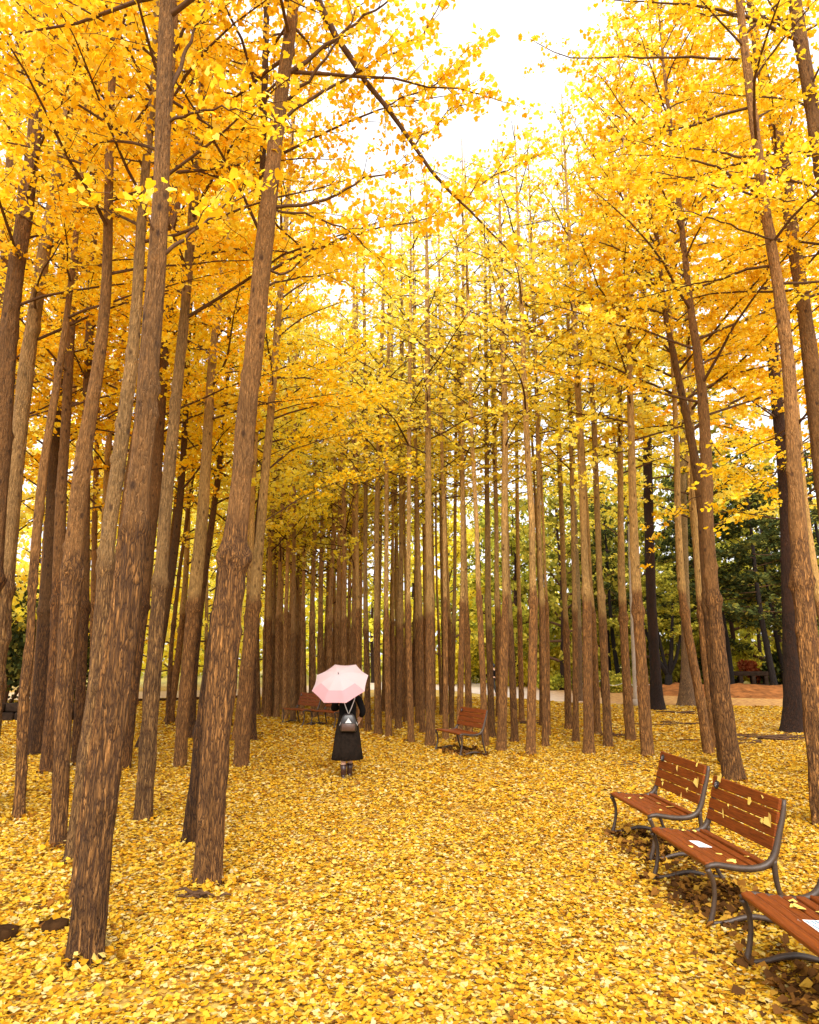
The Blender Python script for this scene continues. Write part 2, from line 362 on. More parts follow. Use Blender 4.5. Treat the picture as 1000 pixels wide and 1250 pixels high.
def trunk_mesh(name, line, base, mat, sides=14, step=.12, rough=.08, collar=2.9, seed=0, flare=.13, knots=2.0, ):
    L = line.copy(); L[:, :3] -= base; L[:, 3] *= .90
    length = np.linalg.norm(np.diff(L[:, :3], axis=0), axis=1).sum()
    n = int(min(220, max(24, length / step)))
    Q = smooth_line(L, n)
    Q = np.vstack([[Q[0, 0] - (Q[1, 0] - Q[0, 0]), Q[0, 1], -.12, Q[0, 3] * 1.03], Q]); n += 1
    g = random.Random(seed)
    kn = [(g.uniform(.5, length * .8), g.uniform(0, 6.28), g.uniform(.15, .42), g.uniform(.03, .065)) for _ in range(int(length * knots * .8))]
    kz = np.array([k[0] for k in kn] + [-9]); ka = np.array([k[1] for k in kn] + [0]); kA = np.array([k[2] for k in kn] + [0]); ks = np.array([k[3] for k in kn] + [1])
    ox, oy = g.uniform(0, 50), g.uniform(0, 50)
    T = np.gradient(Q[:, :3], axis=0); T /= np.linalg.norm(T, axis=1, keepdims=True)
    a = np.arange(sides) / sides * 2 * np.pi
    U = np.array([1., 0, 0]) - T * T[:, :1]; U /= np.linalg.norm(U, axis=1, keepdims=True); W = np.cross(T, U)
    V = np.empty((n, sides, 3))
    nz = noise.noise
    lob = g.uniform(0, 6)
    for i in range(n):
        z = Q[i, 2]; r = Q[i, 3]
        fl = 1 + flare * math.exp(-max(z, 0) / .13)
        cb = math.exp(-((z - collar) / .10) ** 2)
        up = 1 / (1 + math.exp(-(z - collar) / .05))
        amp = rough * (1 - .6 * up)
        rr = np.empty(sides)
        for k in range(sides):
            ca, sa = math.cos(a[k]), math.sin(a[k])
            q = 8.0 if sides > 40 else (5.5 if sides > 20 else 3.2)
            v = abs(nz((ox + ca * q, oy + sa * q, z * (1.5 if sides > 40 else 2.2)))) * 2 - .5
            w = nz((ox + ca * 1.2, oy + sa * 1.2, z * .8))
            c2 = (nz((ox + ca * 2.5 + 9, oy + sa * 2.5, z * 9)) + .45) * .45 * cb
            f2 = 1 + (fl - 1) * (1 + .6 * math.sin(a[k] * 3 + lob))
            rr[k] = r * f2 * (1 + amp * v + .10 * w + .05 * nz((ox + ca * 1.5, oy + sa * 1.5, z * 4.5)) + max(0, c2) + .06 * cb)
        if r > .02:
            da = np.abs((a[:, None] - ka[None] + np.pi) % (2 * np.pi) - np.pi) * r
            rr += (r * kA[None] * np.exp(-((da / (ks[None])) ** 2 + ((z - kz[None]) / ks[None]) ** 2))).sum(1)
        V[i] = Q[i, :3] + rr[:, None] * (np.cos(a)[:, None] * U[i] + np.sin(a)[:, None] * W[i])
    A = Acc()
    k = np.arange(sides); kk = (k + 1) % sides; j = np.arange(n - 1)
    f = np.stack([(j[:, None] * sides + k), (j[:, None] * sides + kk), ((j[:, None] + 1) * sides + kk), ((j[:, None] + 1) * sides + k)], -1).reshape(-1, 4)
    A.add(V.reshape(-1, 3), f)
    A.f.append(np.array([[(n - 1) * sides + q for q in range(sides)]])); A.m.append(np.array([0]))
    return A.mesh(name, mat), Q

# ------------------------------------------------------------------ crowns
def crown(Q, hs, Rmax, nl, leaf, gen, per=6, gap=.17, extra=(), tw=1.0, elev=(22, 52), shape=.7, zbias=.55, sides=5, limbr=.012, keep=1.0, spread=.055, twigr=.0045):
    """limbs, twigs (one bmesh) and leaves along the axis Q (x,y,z,r) of a trunk"""
    B, Lf = Acc(), Acc()
    H = Q[-1, 2]
    limbs = []
    for i in range(nl):
        t = (i + gen.uniform(-.3, .3)) / nl; t = min(max(t, 0), .97)
        z = hs + (H - hs - .2) * t
        x0 = np.interp(z, Q[:, 2], Q[:, 0]); y0 = np.interp(z, Q[:, 2], Q[:, 1])
        az = i * 2.399 + gen.uniform(-.5, .5)
        Ln = Rmax * ((1 - t) ** shape * gen.uniform(.65, 1.15) + .12)
        e = R(elev[0] + (elev[1] - elev[0]) * t + gen.uniform(-12, 14))
        m = 7; p = np.array([x0, y0, z]); pts = [p]; a2 = az
        for k in range(1, m):
            a2 += gen.normal(0, .10); ek = e * (1.15 - .75 * k / m) + gen.normal(0, .06)
            p = p + Ln / (m - 1) * np.array([math.cos(a2) * math.cos(ek), math.sin(a2) * math.cos(ek), math.sin(ek)])
            pts.append(p)
        r0 = min(limbr * (.5 + .5 * Ln), .5 * np.interp(z, Q[:, 2], Q[:, 3]) + .006)
        limbs.append((np.array(pts), r0, .22))
    for (pts, r0, s0) in extra:
        q = smooth_line(np.column_stack([np.asarray(pts, float), np.zeros(len(pts))]), 14, 1)[:, :3]
        q[1:-1] += gen.normal(0, .012, (12, 3))
        limbs.append((q, r0, s0))
    TP, TR, LC = [], [], []
    for pts, r0, s0 in limbs:
        m = len(pts); rad = r0 * (1 - .85 * np.linspace(0, 1, m)) + .002
        B.tube(pts, rad, sides, cap=False)
        ln = np.linalg.norm(np.diff(pts, axis=0), axis=1).sum()
        nt_ = max(2, int(ln * (1 - s0) / .17 * tw))
        sarr = np.linspace(s0, 1, nt_) + gen.uniform(-.02, .02, nt_)
        for q, s in enumerate(np.clip(sarr, 0, 1)):
            u = s * (m - 1); i0 = min(int(u), m - 2); fr = u - i0
            p = pts[i0] * (1 - fr) + pts[i0 + 1] * fr
            d = pts[i0 + 1] - pts[i0]; d = d / (np.linalg.norm(d) + 1e-9)
            side = np.cross(d, [0, 0, 1.]); side /= np.linalg.norm(side) + 1e-6
            if s > .985: dr = d
            else:
                dr = d * gen.uniform(.35, .9) + side * (1 if q % 2 else -1) * gen.uniform(.5, 1.0) + np.array([0, 0, gen.uniform(-.25, .55)])
            dr /= np.linalg.norm(dr)
            tl = gen.uniform(.28, .75) * (1.15 - .5 * s) * min(1.3, .5 + ln / 3)
            ss = np.linspace(0, 1, 4)[:, None]
            tp = p + dr * tl * ss + np.array([0, 0, -.10 * tl]) * ss ** 2 + gen.normal(0, .02, (4, 3)) * ss
            TP.append(tp); TR.append(twigr * np.array([1.2, 1., .8, .4]))
            if gen.random() > keep: continue
            nc = max(2, int(tl / gap))
            for c in np.linspace(.22, 1, nc):
                u = c * 3; j = min(int(u), 2); LC.append(tp[j] * (1 - u + j) + tp[j + 1] * (u - j))
    B.tubes(np.array(TP), np.array(TR), 3)
    LC = np.array(LC)
    C = np.repeat(LC, per, axis=0) + gen.normal(0, spread, (len(LC) * per, 3)) * np.array([1, 1, .65])
    Lf.add(*leaf_quads(C, leaf, zbias, gen))
    return B, Lf

# ------------------------------------------------------------------ setting: ground, path, bank
A = Acc()
gx = np.linspace(-260, 260, 105); gy = np.linspace(-120, 400, 105)
gv = np.array([[x, y, 0.0] for y in gy for x in gx]); n = len(gx)
A.add(gv, np.array([[j * n + i, j * n + i + 1, (j + 1) * n + i + 1, (j + 1) * n + i] for j in range(n - 1) for i in range(n - 1)]))
tag(A.build('ground', M['ground']), kind='structure')

PATH_UP = [(-200, 846), (0, 845), (160, 845), (250, 843), (340, 839), (450, 833), (540, 831), (640, 833), (700, 840), (760, 846), (860, 853), (960, 854), (1150, 855)]
PATH_LO = [(-200, 856), (0, 855), (160, 854), (250, 851), (340, 847), (450, 842), (540, 842), (640, 854), (700, 858), (760, 860), (860, 862), (960, 862), (1150, 863)]
pu = np.array([ground(*p) for p in PATH_UP]); pl = np.array([ground(*p) for p in PATH_LO])
pu = smooth_line(pu, 60); pl = smooth_line(pl, 60)
A = Acc(); v = np.concatenate([pl, pu]); v[:, 2] = .012
A.add(v, np.array([[i, i + 1, 61 + i, 60 + i] for i in range(59)])); tag(A.build('path', M['path']), kind='structure')

def near_path(x, y):
    i = np.clip(np.searchsorted(pl[:, 0], x), 0, 59)
    return y > np.interp(x, pl[:, 0], pl[:, 1]) - .3

# low bank of bare earth on the far side of the path, at the right
A = Acc()
bx = np.linspace(9, 34, 60); by = np.linspace(0, 1, 14); bv = []
for j in by:
    for x in bx:
        y0 = np.interp(x, pu[:, 0], pu[:, 1]) + .3
        yy = y0 + j * 9
        e = min(1, (x - 9) / 3) * min(1, (34 - x) / 4)
        z = e * (.45 * min(1, j * 2.2) * (1 - max(0, j - .6) / .4) + .22 * noise.noise((x * .9, yy * .9, 0)) + .1 * noise.noise((x * 3, yy * 3, 0))) - .01
        bv.append((x, yy, z if j > 0 else -.02))
A.add(bv, np.array([[j * 60 + i, j * 60 + i + 1, (j + 1) * 60 + i + 1, (j + 1) * 60 + i] for j in range(13) for i in range(59)]))
tag(A.build('earth_bank', M['earth']), kind='structure')

# carpet of fallen leaves: real leaves, finer near the camera
A = Acc(); gen = np.random.default_rng(11)
for (ya, yb, den, size, dz) in ((3.0, 6.5, 2400, .039, .018), (6.5, 10, 1900, .041, .018), (10, 17, 950, .052, .018), (17, 27, 380, .075, .02), (27, 36, 130, .10, .02)):
    area = 2 * (.31 * (yb ** 2 - ya ** 2) + 1.2 * (yb - ya)); n = int(area * den)
    y = np.sqrt(gen.uniform(ya ** 2, yb ** 2, n)); x = gen.uniform(-1, 1, n) * (.62 * y + 1.2)
    k = ~near_path(x, y)
    d1 = np.hypot((x - 13.5) / 4.5, (y - 21) / 5) < 1          # thin cover round the dark trunk at the right
    k &= ~(d1 & (gen.random(n) < .6))
    pn = np.array([noise.noise((a * 1.1, b * 1.1, 3.3)) + .6 * noise.noise((a * 3.1, b * 3.1, 7.7)) for a, b in zip(x, y)])
    k &= ~((pn > .42) & (gen.random(n) < .55))
    x, y = x[k], y[k]
    C = np.column_stack([x, y, gen.uniform(.008, .008 + dz, len(x)) ])
    A.add(*leaf_quads(C, size, 4.5, gen, fold=True))
tag(A.build('fallen_leaves', M['litter'], smooth=False), kind='stuff')

# ------------------------------------------------------------------ trees
HS = 6.6
protos = {}
def proto(kind, i):
    key = (kind, i)
    if key in protos: return protos[key]
    g = np.random.default_rng(100 + i + 31 * len(kind))
    if kind == 'slim':
        Hc = 10.5; Q = np.column_stack([np.zeros(12), np.zeros(12), np.linspace(0, Hc, 12), np.linspace(.085, .012, 12)])
        B, Lf = crown(Q, 0, 2.6, 22, .088, g, per=5, gap=.22, tw=.9, keep=.88, limbr=.011)
    elif kind == 'full':
        Hc = 12.0; Q = np.column_stack([np.zeros(12), np.zeros(12), np.linspace(0, Hc, 12), np.linspace(.09, .012, 12)])
        B, Lf = crown(Q, .0, 3.3, 36, .092, g, per=7, gap=.20, tw=1.05, limbr=.011)
    elif kind == 'bushy':
        Hc = 12.0; Q = np.column_stack([np.zeros(12), np.zeros(12), np.linspace(0, Hc, 12), np.linspace(.16, .02, 12)])
        B, Lf = crown(Q, .0, 4.2, 34, .22, g, per=4, gap=.26, tw=.6, limbr=.016, elev=(5, 45), spread=.16)
    elif kind == 'broad':
        Hc = 10.0; Q = np.column_stack([np.zeros(12), np.zeros(12), np.linspace(0, Hc, 12), np.linspace(.18, .03, 12)])
        B, Lf = crown(Q, 0, 5.2, 28, .25, g, per=6, gap=.28, tw=.7, limbr=.024, elev=(8, 50), spread=.2)
    elif kind == 'conifer':
        Hc = 11.0; Q = np.column_stack([np.zeros(12), np.zeros(12), np.linspace(0, Hc, 12), np.linspace(.14, .02, 12)])
        B, Lf = crown(Q, 0, 4.2, 42, .19, g, per=8, gap=.22, tw=.8, limbr=.012, elev=(-6, 20), zbias=1.1, spread=.13)
    protos[key] = (Hc, B, Lf, {})
    return protos[key]

def proto_meshes(kind, i, mat):
    Hc, B, Lf, cache = proto(kind, i)
    if 'b' not in cache: cache['b'] = B.mesh('branches', M['twig'])
    if mat not in cache: cache[mat] = Lf.mesh('crown', M[mat], smooth=False)
    return Hc, cache['b'], cache[mat]

def put_crown(root, Q, hs, kind, i, mat, sxy=1.0, H=None):
    Hc, bm, lm = proto_meshes(kind, i, mat)
    p = np.array([np.interp(hs, Q[:, 2], Q[:, k]) for k in range(3)]); top = Q[-1, :3]
    d = Vector(top - p); L = d.length
    q = d.to_track_quat('Z', 'Y')
    mat4 = Matrix.Translation(Vector(p)) @ q.to_matrix().to_4x4() @ Matrix.Rotation(rnd.uniform(0, 6.28), 4, 'Z') @ Matrix.Diagonal((sxy, sxy, L / Hc, 1))
    for nm, me in (('branches', bm), ('crown', lm)):
        o = link(nm, me, root); o.matrix_local = mat4

def near_tree(px, label, H=15.5, hs=None, Rm=2.7, nl=26, bark='bark', leafmat='leaf_gold', leaf=.060, limbs=(), sides=26, step=.06, group=None, collar=2.9, rough=.10, tw=1.0, keep=1.0, name='ginkgo_tree', per=12, seed=None, cat='tree', slim=False, cr={}):
    b, line = line_from_pixels(px, H)
    if b[1] < 10 and sides == 26: sides, rough = 44, .17
    seed = seed if seed is not None else int(abs(px[0][0]) * 13 + px[0][1])
    root = empty(name, b, label, cat, group)
    me, Q = trunk_mesh('trunk', line, b, M[bark], sides, step, rough, collar, seed)
    link('trunk', me, root)
    if hs is None: hs = HS
    if slim:
        put_crown(root, Q, hs, 'slim', seed % 6, leafmat, Rm / 2.7)
        return root, b, Q
    ex = []
    for (pts, r0, s0) in limbs:
        ex.append(([np.array(p) - b for p in pts], r0, s0))
    B, Lf = crown(Q, hs, Rm, nl, leaf, np.random.default_rng(seed), per=per, extra=ex, tw=tw, keep=keep, **cr)
    B.build('branches', M['twig'], root); Lf.build('crown', M[leafmat], root, smooth=False)
    return root, b, Q

def limb(px, Y, r0, s0=.25):            # a limb drawn in the picture: (x, y) track at distances Y (a number or a start/end pair)
    Ya, Yb = (Y, Y) if not isinstance(Y, tuple) else Y
    n = len(px)
    return ([at(x, y, Ya + (Yb - Ya) * k / max(1, n - 1)) for k, (x, y) in enumerate(px)], r0, s0)

def footY(x, y): return ground(x, y)[1]

GL = 'big ginkgos at the left side of the clearing'
y1, y16 = footY(104, 1175), footY(252, 1082)
near_tree([(104, 1175, 45), (112, 1100, 41), (122, 1000, 38), (135, 900, 36), (144, 850, 35), (152, 790, 33), (159, 720, 32), (164, 665, 34), (167, 630, 28), (175, 540, 27), (184, 420, 26), (190, 350, 26), (197, 235, 21), (200, 120, 20), (203, 34, 19), (206, -60, 17)],
          'thickest ginkgo in front on the left, foot nearest the camera beside a half buried stone', limbs=[
    limb([(201, 310), (225, 290), (262, 262), (303, 236)], (y1, y1 + .3), .016, .15),
    limb([(192, 300), (176, 255), (165, 245)], (y1, y1 - .3), .009, .9),
    limb([(204, 120), (220, 75), (240, 30), (256, 0)], (y1, y1 + .4), .022, .5),
    limb([(205, 150), (235, 137), (280, 132), (325, 141)], (y1, y1 - .2), .012, .1)], group=GL, H=15, hs=7.4, seed=3)
near_tree([(92, 1055, 28), (105, 950, 27), (116, 880, 26), (123, 800, 23), (131, 655, 18), (143, 580, 19), (155, 487, 17), (164, 420, 15), (175, 235, 12), (186, 130, 9), (192, 0, 8)],
          'pale barked ginkgo leaning right, directly behind the thickest front trunk on the left', group=GL, H=14.5, bark='bark_pale')
near_tree([(91, 1108, 15), (102, 1000, 15), (118, 900, 15), (140, 750, 14), (165, 560, 12), (186, 380, 10), (206, 150, 8), (216, 0, 6)],
          'thin leaning ginkgo mostly hidden behind the thickest front trunk, foot just left of it', group=GL, H=12, nl=18, Rm=1.9)
near_tree([(71, 1035, 20), (74, 960, 19), (78, 870, 21), (80, 810, 24), (85, 756, 26), (92, 650, 23), (98, 588, 21), (107, 520, 18), (114, 487, 17), (124, 420, 15), (131, 340, 13), (134, 168, 10), (138, 67, 9), (142, -30, 8)],
          'straight brown ginkgo second left of the thickest front trunk', group=GL, limbs=[
    limb([(136, 75), (110, 60), (85, 40), (60, 10)], footY(71, 1035), .010, .4), limb([(137, 85), (160, 105), (185, 128)], footY(71, 1035), .010, .6)])
near_tree([(58, 945, 20), (64, 870, 18), (70, 750, 16), (74, 620, 14), (80, 520, 12), (92, 300, 10), (105, 100, 8), (110, -20, 7)],
          'dark ginkgo standing right behind the straight brown one at the left', group=GL, bark='bark_deep')
near_tree([(42, 922, 21), (50, 840, 20), (56, 750, 18), (60, 690, 16), (64, 600, 14), (75, 400, 12), (88, 200, 10), (100, 0, 8)],
          'dark wide footed ginkgo just right of the crooked trunk near the stone wall', group=GL, bark='bark_deep')
near_tree([(23, 1001, 15), (27, 910, 13), (28, 850, 13), (33, 815, 13), (38, 790, 11), (37, 756, 9), (44, 655, 12), (55, 554, 11), (72, 454, 9), (80, 400, 8), (92, 300, 7), (105, 150, 6), (112, 0, 5)],
          'slender crooked ginkgo with a kinked trunk in front of the low stone wall', group=GL, H=12, nl=18, Rm=1.9)
near_tree([(-50, 1010, 34), (-35, 900, 32), (-12, 700, 28), (0, 560, 25), (9, 420, 22), (20, 330, 20), (33, 240, 19), (42, 170, 17), (50, 80, 16), (58, 0, 15), (62, -60, 14)],
          'big dark ginkgo cut by the left picture edge, its foot out of view', group=GL, bark='bark_deep', limbs=[limb([(52, 75), (40, 20), (36, -20)], footY(-50, 1010), .012, .6)])
near_tree([(-20, 985, 26), (-10, 860, 24), (5, 720, 22), (18, 580, 20), (27, 500, 20), (33, 440, 19), (42, 386, 17), (57, 286, 15), (67, 235, 14), (80, 150, 13), (90, 100, 12), (97, 20, 11), (99, -50, 10)],
          'smooth paler ginkgo leaning right from the left picture edge, right of the dark cut one', group=GL, bark='bark_pale', limbs=[limb([(60, 262), (80, 245), (100, 215), (112, 90), (115, 0)], footY(-20, 985), .014, .5)])
near_tree([(-30, 930, 22), (-15, 650, 17), (0, 420, 14), (8, 300, 13), (15, 180, 13), (22, 90, 13), (30, 0, 13), (33, -50, 12)],
          'ginkgo showing only its upper trunk in the top left corner', group=GL)
near_tree([(93, 935, 14), (98, 850, 13), (103, 750, 12), (104, 640, 12), (106, 487, 11), (111, 370, 10), (116, 235, 9), (118, 150, 7), (120, 0, 5)],
          'narrow dark ginkgo behind and between the straight brown and the pale barked trunks', group=GL, bark='bark_deep')
near_tree([(151, 939, 18), (160, 860, 17), (170, 770, 16), (181, 680, 15), (190, 600, 15), (196, 480, 15), (202, 400, 15), (208, 310, 15), (215, 235, 14), (230, 120, 12), (243, 20, 10), (248, -40, 9)],
          'shaded ginkgo hugging the right side of the thickest front trunk, farther back', group=GL, bark='bark_deep', limbs=[
    limb([(212, 240), (235, 205), (262, 165), (285, 150), (305, 158)], footY(151, 939), .02, .35), limb([(250, 180), (275, 170), (300, 158)], footY(151, 939), .012, .3)])
near_tree([(175, 1003, 24), (180, 920, 22), (184, 864, 21), (194, 730, 18), (200, 650, 16), (205, 588, 15), (215, 487, 14), (222, 420, 13), (232, 302, 12), (240, 200, 11), (247, 100, 9), (250, 0, 8)],
          'straight warm brown ginkgo standing alone midway between the two thickest left trunks', group=GL, bark='bark_pale')
near_tree([(219, 937, 17), (224, 870, 16), (231, 790, 17), (240, 700, 17), (246, 650, 16), (252, 554, 13), (259, 437, 11), (266, 380, 9), (275, 300, 8), (288, 180, 6), (300, 60, 5)],
          'orange brown slim ginkgo left of the second thickest trunk, beside the low stump', group=GL, bark='bark_mid')
near_tree([(252, 1082, 38), (258, 1000, 36), (264, 900, 36), (270, 830, 36), (276, 760, 35), (283, 690, 35), (285, 667, 37), (290, 645, 27), (294, 600, 27), (302, 487, 26), (311, 420, 25), (319, 336, 24), (326, 269, 23), (336, 170, 19), (344, 110, 18), (357, 20, 15), (365, -60, 13)],
          'second thickest left ginkgo, with a dark knobbly collar at mid height, nearest the clearing', group=GL, hs=8.3, H=15, limbs=[
    limb([(367, -60), (378, -30), (387, 5), (405, 40), (440, 85), (470, 130), (500, 175), (540, 225), (580, 265), (620, 304)], (y16, y16 + 1.0), .046, .45),
    limb([(350, 90), (375, 76), (420, 38), (470, 4), (500, -20)], (y16, y16 + .3), .026, .6),
    limb([(347, 125), (372, 105), (400, 65), (425, 30), (452, -8)], (y16, y16 - .3), .020, .6),
    limb([(346, 146), (380, 121), (430, 90), (480, 68), (520, 40), (540, 0)], (y16, y16 + .5), .020, .3),
    limb([(335, 253), (372, 252), (420, 235), (445, 217), (470, 215), (504, 197)], (y16, y16 + .6), .020, .25),
    limb([(333, 255), (380, 262), (420, 277), (450, 305), (470, 325)], (y16, y16 + .5), .013, .1),
    limb([(505, 180), (530, 150), (560, 128), (592, 118)], (y16 + .8, y16 + 1.4), .010, .15), limb([(470, 130), (505, 112), (545, 100), (580, 62)], (y16 + .7, y16 + 1.3), .010, .2), limb([(560, 245), (590, 222), (625, 205), (655, 190)], (y16 + .9, y16 + 1.5), .010, .1),
    limb([(330, 330), (348, 338), (375, 310), (410, 292), (440, 280)], (y16, y16 + .7), .013, .15),
    limb([(322, 345), (350, 345), (390, 335), (430, 350)], (y16, y16 + 1), .012, .15)], seed=5)
near_tree([(233, 1030, 24), (241, 960, 22), (250, 870, 20), (262, 780, 18), (280, 650, 15), (298, 540, 13), (314, 400, 11), (319, 300, 9), (321, 200, 8), (323, 100, 8), (326, 0, 7)],
          'ginkgo tucked behind the knobbly collared trunk, its foot showing at the left of it', group=GL, bark='bark_deep')
near_tree([(294, 937, 20), (298, 880, 20), (302, 810, 19), (310, 740, 16), (318, 650, 12), (323, 588, 11), (331, 500, 10), (337, 420, 9), (344, 336, 8), (350, 260, 7), (358, 150, 5)],
          'orange brown ginkgo just right of the knobbly collared trunk and behind it', group=GL, bark='bark_mid', limbs=[
    limb([(341, 365), (365, 310), (400, 300), (440, 310), (480, 345)], footY(294, 937), .012, .2),
    limb([(335, 455), (360, 440), (400, 455), (440, 430)], footY(294, 937), .012, .2), limb([(331, 505), (370, 490), (415, 498), (470, 480)], footY(294, 937), .012, .2), limb([(319, 640), (370, 605), (430, 582), (500, 572)], (footY(294, 937), footY(294, 937) + .6), .013, .25), limb([(324, 575), (365, 545), (420, 530), (470, 535)], (footY(294, 937), footY(294, 937) + .6), .012, .2)])
near_tree([(288, 905, 11), (300, 800, 9), (306, 700, 8), (308, 600, 8), (315, 480, 7), (322, 380, 6)],
          'thin ginkgo squeezed between the knobbly collared trunk and the orange one right of it', group=GL, bark='bark_mid', H=13, slim=True, sides=14, step=.12)
near_tree([(204, 886, 6), (209, 790, 6), (220, 690, 5), (226, 650, 5), (238, 560, 5), (250, 480, 4)],
          'very thin far ginkgo between the lone warm brown trunk and the slim orange one', group=GL, H=12, slim=True, sides=12, step=.15)
near_tree([(189, 897, 6), (198, 760, 5), (208, 670, 5), (216, 600, 5), (236, 480, 4), (245, 400, 4)],
          'very thin far ginkgo grazing the right edge of the lone warm brown trunk', group=GL, H=12, slim=True, sides=12, step=.15)
near_tree([(38, 888, 10), (48, 780, 9), (54, 700, 9), (62, 560, 8), (75, 350, 6)], 'dark slim far ginkgo right of the low stone wall end', group=GL, H=14, slim=True, sides=12, step=.12)
near_tree([(112, 900, 8), (114, 760, 8), (116, 620, 7), (121, 450, 6), (124, 350, 5)], 'dark slim far ginkgo seen in the gap left of the pale barked trunk', group=GL, H=14, slim=True, sides=12, step=.12)

# right side
GR = 'ginkgos at the right side of the clearing'
yR8, yR9, yR10, yR2 = footY(1012, 1010), footY(1045, 960), footY(1090, 1000), footY(886, 935)
near_tree([(896, 953, 27), (888, 900, 24), (882, 854, 22), (875, 766, 18), (867, 700, 17), (864, 640, 16), (861, 522, 14), (855, 454, 12), (850, 420, 11), (845, 391, 10), (838, 330, 8), (828, 240, 6), (818, 150, 5)],
          'brown ginkgo leaning left, foot directly behind the backrest of the middle right bench', group=GR, hs=6.2, Rm=3.2, nl=30, limbs=[
    limb([(862, 535), (885, 560), (915, 575), (940, 600)], (footY(896, 953), footY(896, 953) + .4), .012, .3), limb([(866, 600), (840, 610), (815, 640), (800, 665)], (footY(896, 953), footY(896, 953) + .6), .010, .35)])
near_tree([(886, 935, 17), (876, 860, 15), (868, 780, 14), (862, 700, 14), (858, 620, 13), (853, 590, 12), (845, 540, 11), (832, 480, 9), (822, 430, 8), (814, 395, 7), (807, 340, 6), (803, 290, 5), (790, 230, 4)],
          'slim ginkgo curving left away from the brown leaning trunk it crosses behind the benches', group=GR, H=11, hs=7.5, nl=8, Rm=1.6, limbs=[
    limb([(803, 303), (772, 258), (742, 218), (718, 180), (694, 136)], (yR2, yR2 - .5), .020, .35),
    limb([(804, 323), (762, 308), (728, 294), (701, 284), (660, 267)], (yR2, yR2 - .8), .020, .35),
    limb([(810, 365), (779, 333), (752, 306), (728, 275), (704, 231)], (yR2, yR2 + .5), .020, .35),
    limb([(813, 384), (779, 372), (745, 362), (704, 355), (670, 335)], (yR2, yR2 + .4), .018, .3),
    limb([(813, 384), (760, 372), (725, 385), (720, 420)], (yR2, yR2 - .4), .012, .3)])
near_tree([(865, 920, 13), (857, 865, 12), (845, 800, 11), (838, 766, 11), (832, 720, 10), (827, 624, 8), (827, 556, 7), (822, 450, 6), (815, 330, 5)],
          'left trunk of the close ginkgo pair left of the brown leaning trunk', group=GR, H=20, hs=7.6, Rm=4.2, nl=40, per=12, leaf=.085, bark='bark_mid')
near_tree([(874, 914, 12), (866, 850, 11), (858, 770, 10), (852, 700, 9), (848, 640, 8), (846, 560, 7), (842, 460, 6), (838, 350, 5)],
          'right trunk of the close ginkgo pair left of the brown leaning trunk', group=GR, H=18.5, hs=7.2, Rm=4.2, nl=36, per=12, leaf=.085, bark='bark_mid')
near_tree([(791, 924, 18), (786, 854, 15), (781, 778, 14), (777, 720, 13), (774, 650, 11), (772, 590, 10), (770, 505, 9), (768, 400, 7), (765, 280, 5)],
          'ginkgo with the wide foot straight behind the far end of the farther right bench', group=GR, leafmat='leaf_yellow', H=18, Rm=3.0, nl=30, per=8, leaf=.08, bark='bark_mid', limbs=[limb([(769, 470), (740, 490), (705, 520), (672, 545)], (footY(791, 924), footY(791, 924) - .5), .014, .2), limb([(770, 530), (755, 545), (735, 560), (715, 580)], (footY(791, 924), footY(791, 924) - .5), .010, .2), limb([(769, 420), (735, 440), (700, 460), (660, 470)], (footY(791, 924), footY(791, 924) - .3), .014, .2)])
near_tree([(770, 904, 14), (766, 850, 12), (763, 797, 11), (759, 720, 10), (758, 640, 8), (757, 522, 7), (755, 400, 6)],
          'ginkgo just left of the wide footed one behind the farther right bench', group=GR, leafmat='leaf_yellow', H=18, Rm=2.8, nl=28, per=8, leaf=.08, bark='bark_mid')
near_tree([(1012, 1010, 38), (1003, 930, 34), (994, 850, 29), (986, 780, 26), (980, 726, 25), (977, 668, 23), (972, 600, 18), (967, 522, 17), (962, 430, 15), (949, 340, 14), (940, 290, 13), (932, 238, 12), (918, 130, 11), (908, 50, 10), (900, -30, 9)],
          'big ginkgo at the right picture edge above the nearest bench, knob on its trunk', group=GR, hs=7.0, limbs=[
    limb([(905, 192), (880, 186), (840, 181), (805, 177), (775, 172)], (yR8, yR8 - .5), .018, .3),
    limb([(930, 240), (894, 211), (850, 196), (813, 190), (776, 189)], (yR8, yR8 - .6), .022, .4),
    limb([(967, 520), (945, 535), (910, 552), (870, 575)], (yR8, yR8 + 1.5), .013, .25),
    limb([(969, 560), (945, 580), (920, 600), (890, 630)], (yR8, yR8 + 1.2), .010, .3),
    limb([(952, 292), (925, 288), (890, 275), (855, 262), (810, 250)], (yR8, yR8 - .6), .016, .3)])
near_tree([(1045, 960, 36), (1030, 800, 32), (1012, 640, 24), (1002, 560, 22), (990, 440, 20), (986, 408, 19), (976, 340, 17), (966, 280, 16), (959, 221, 16), (950, 165, 17), (940, 130, 14), (929, 85, 12), (918, 20, 10), (912, -50, 9)],
          'ginkgo entering from the right edge at mid height, a long bare limb reaching left', group=GR, hs=8.2, limbs=[
    limb([(926, 78), (900, 70), (860, 71), (820, 68), (780, 70), (740, 70), (700, 73), (672, 66), (655, 52)], (yR9, yR9 - .8), .030, .75),
    limb([(945, 168), (930, 150), (910, 135), (895, 125)], (yR9, yR9 - .5), .018, .6)])
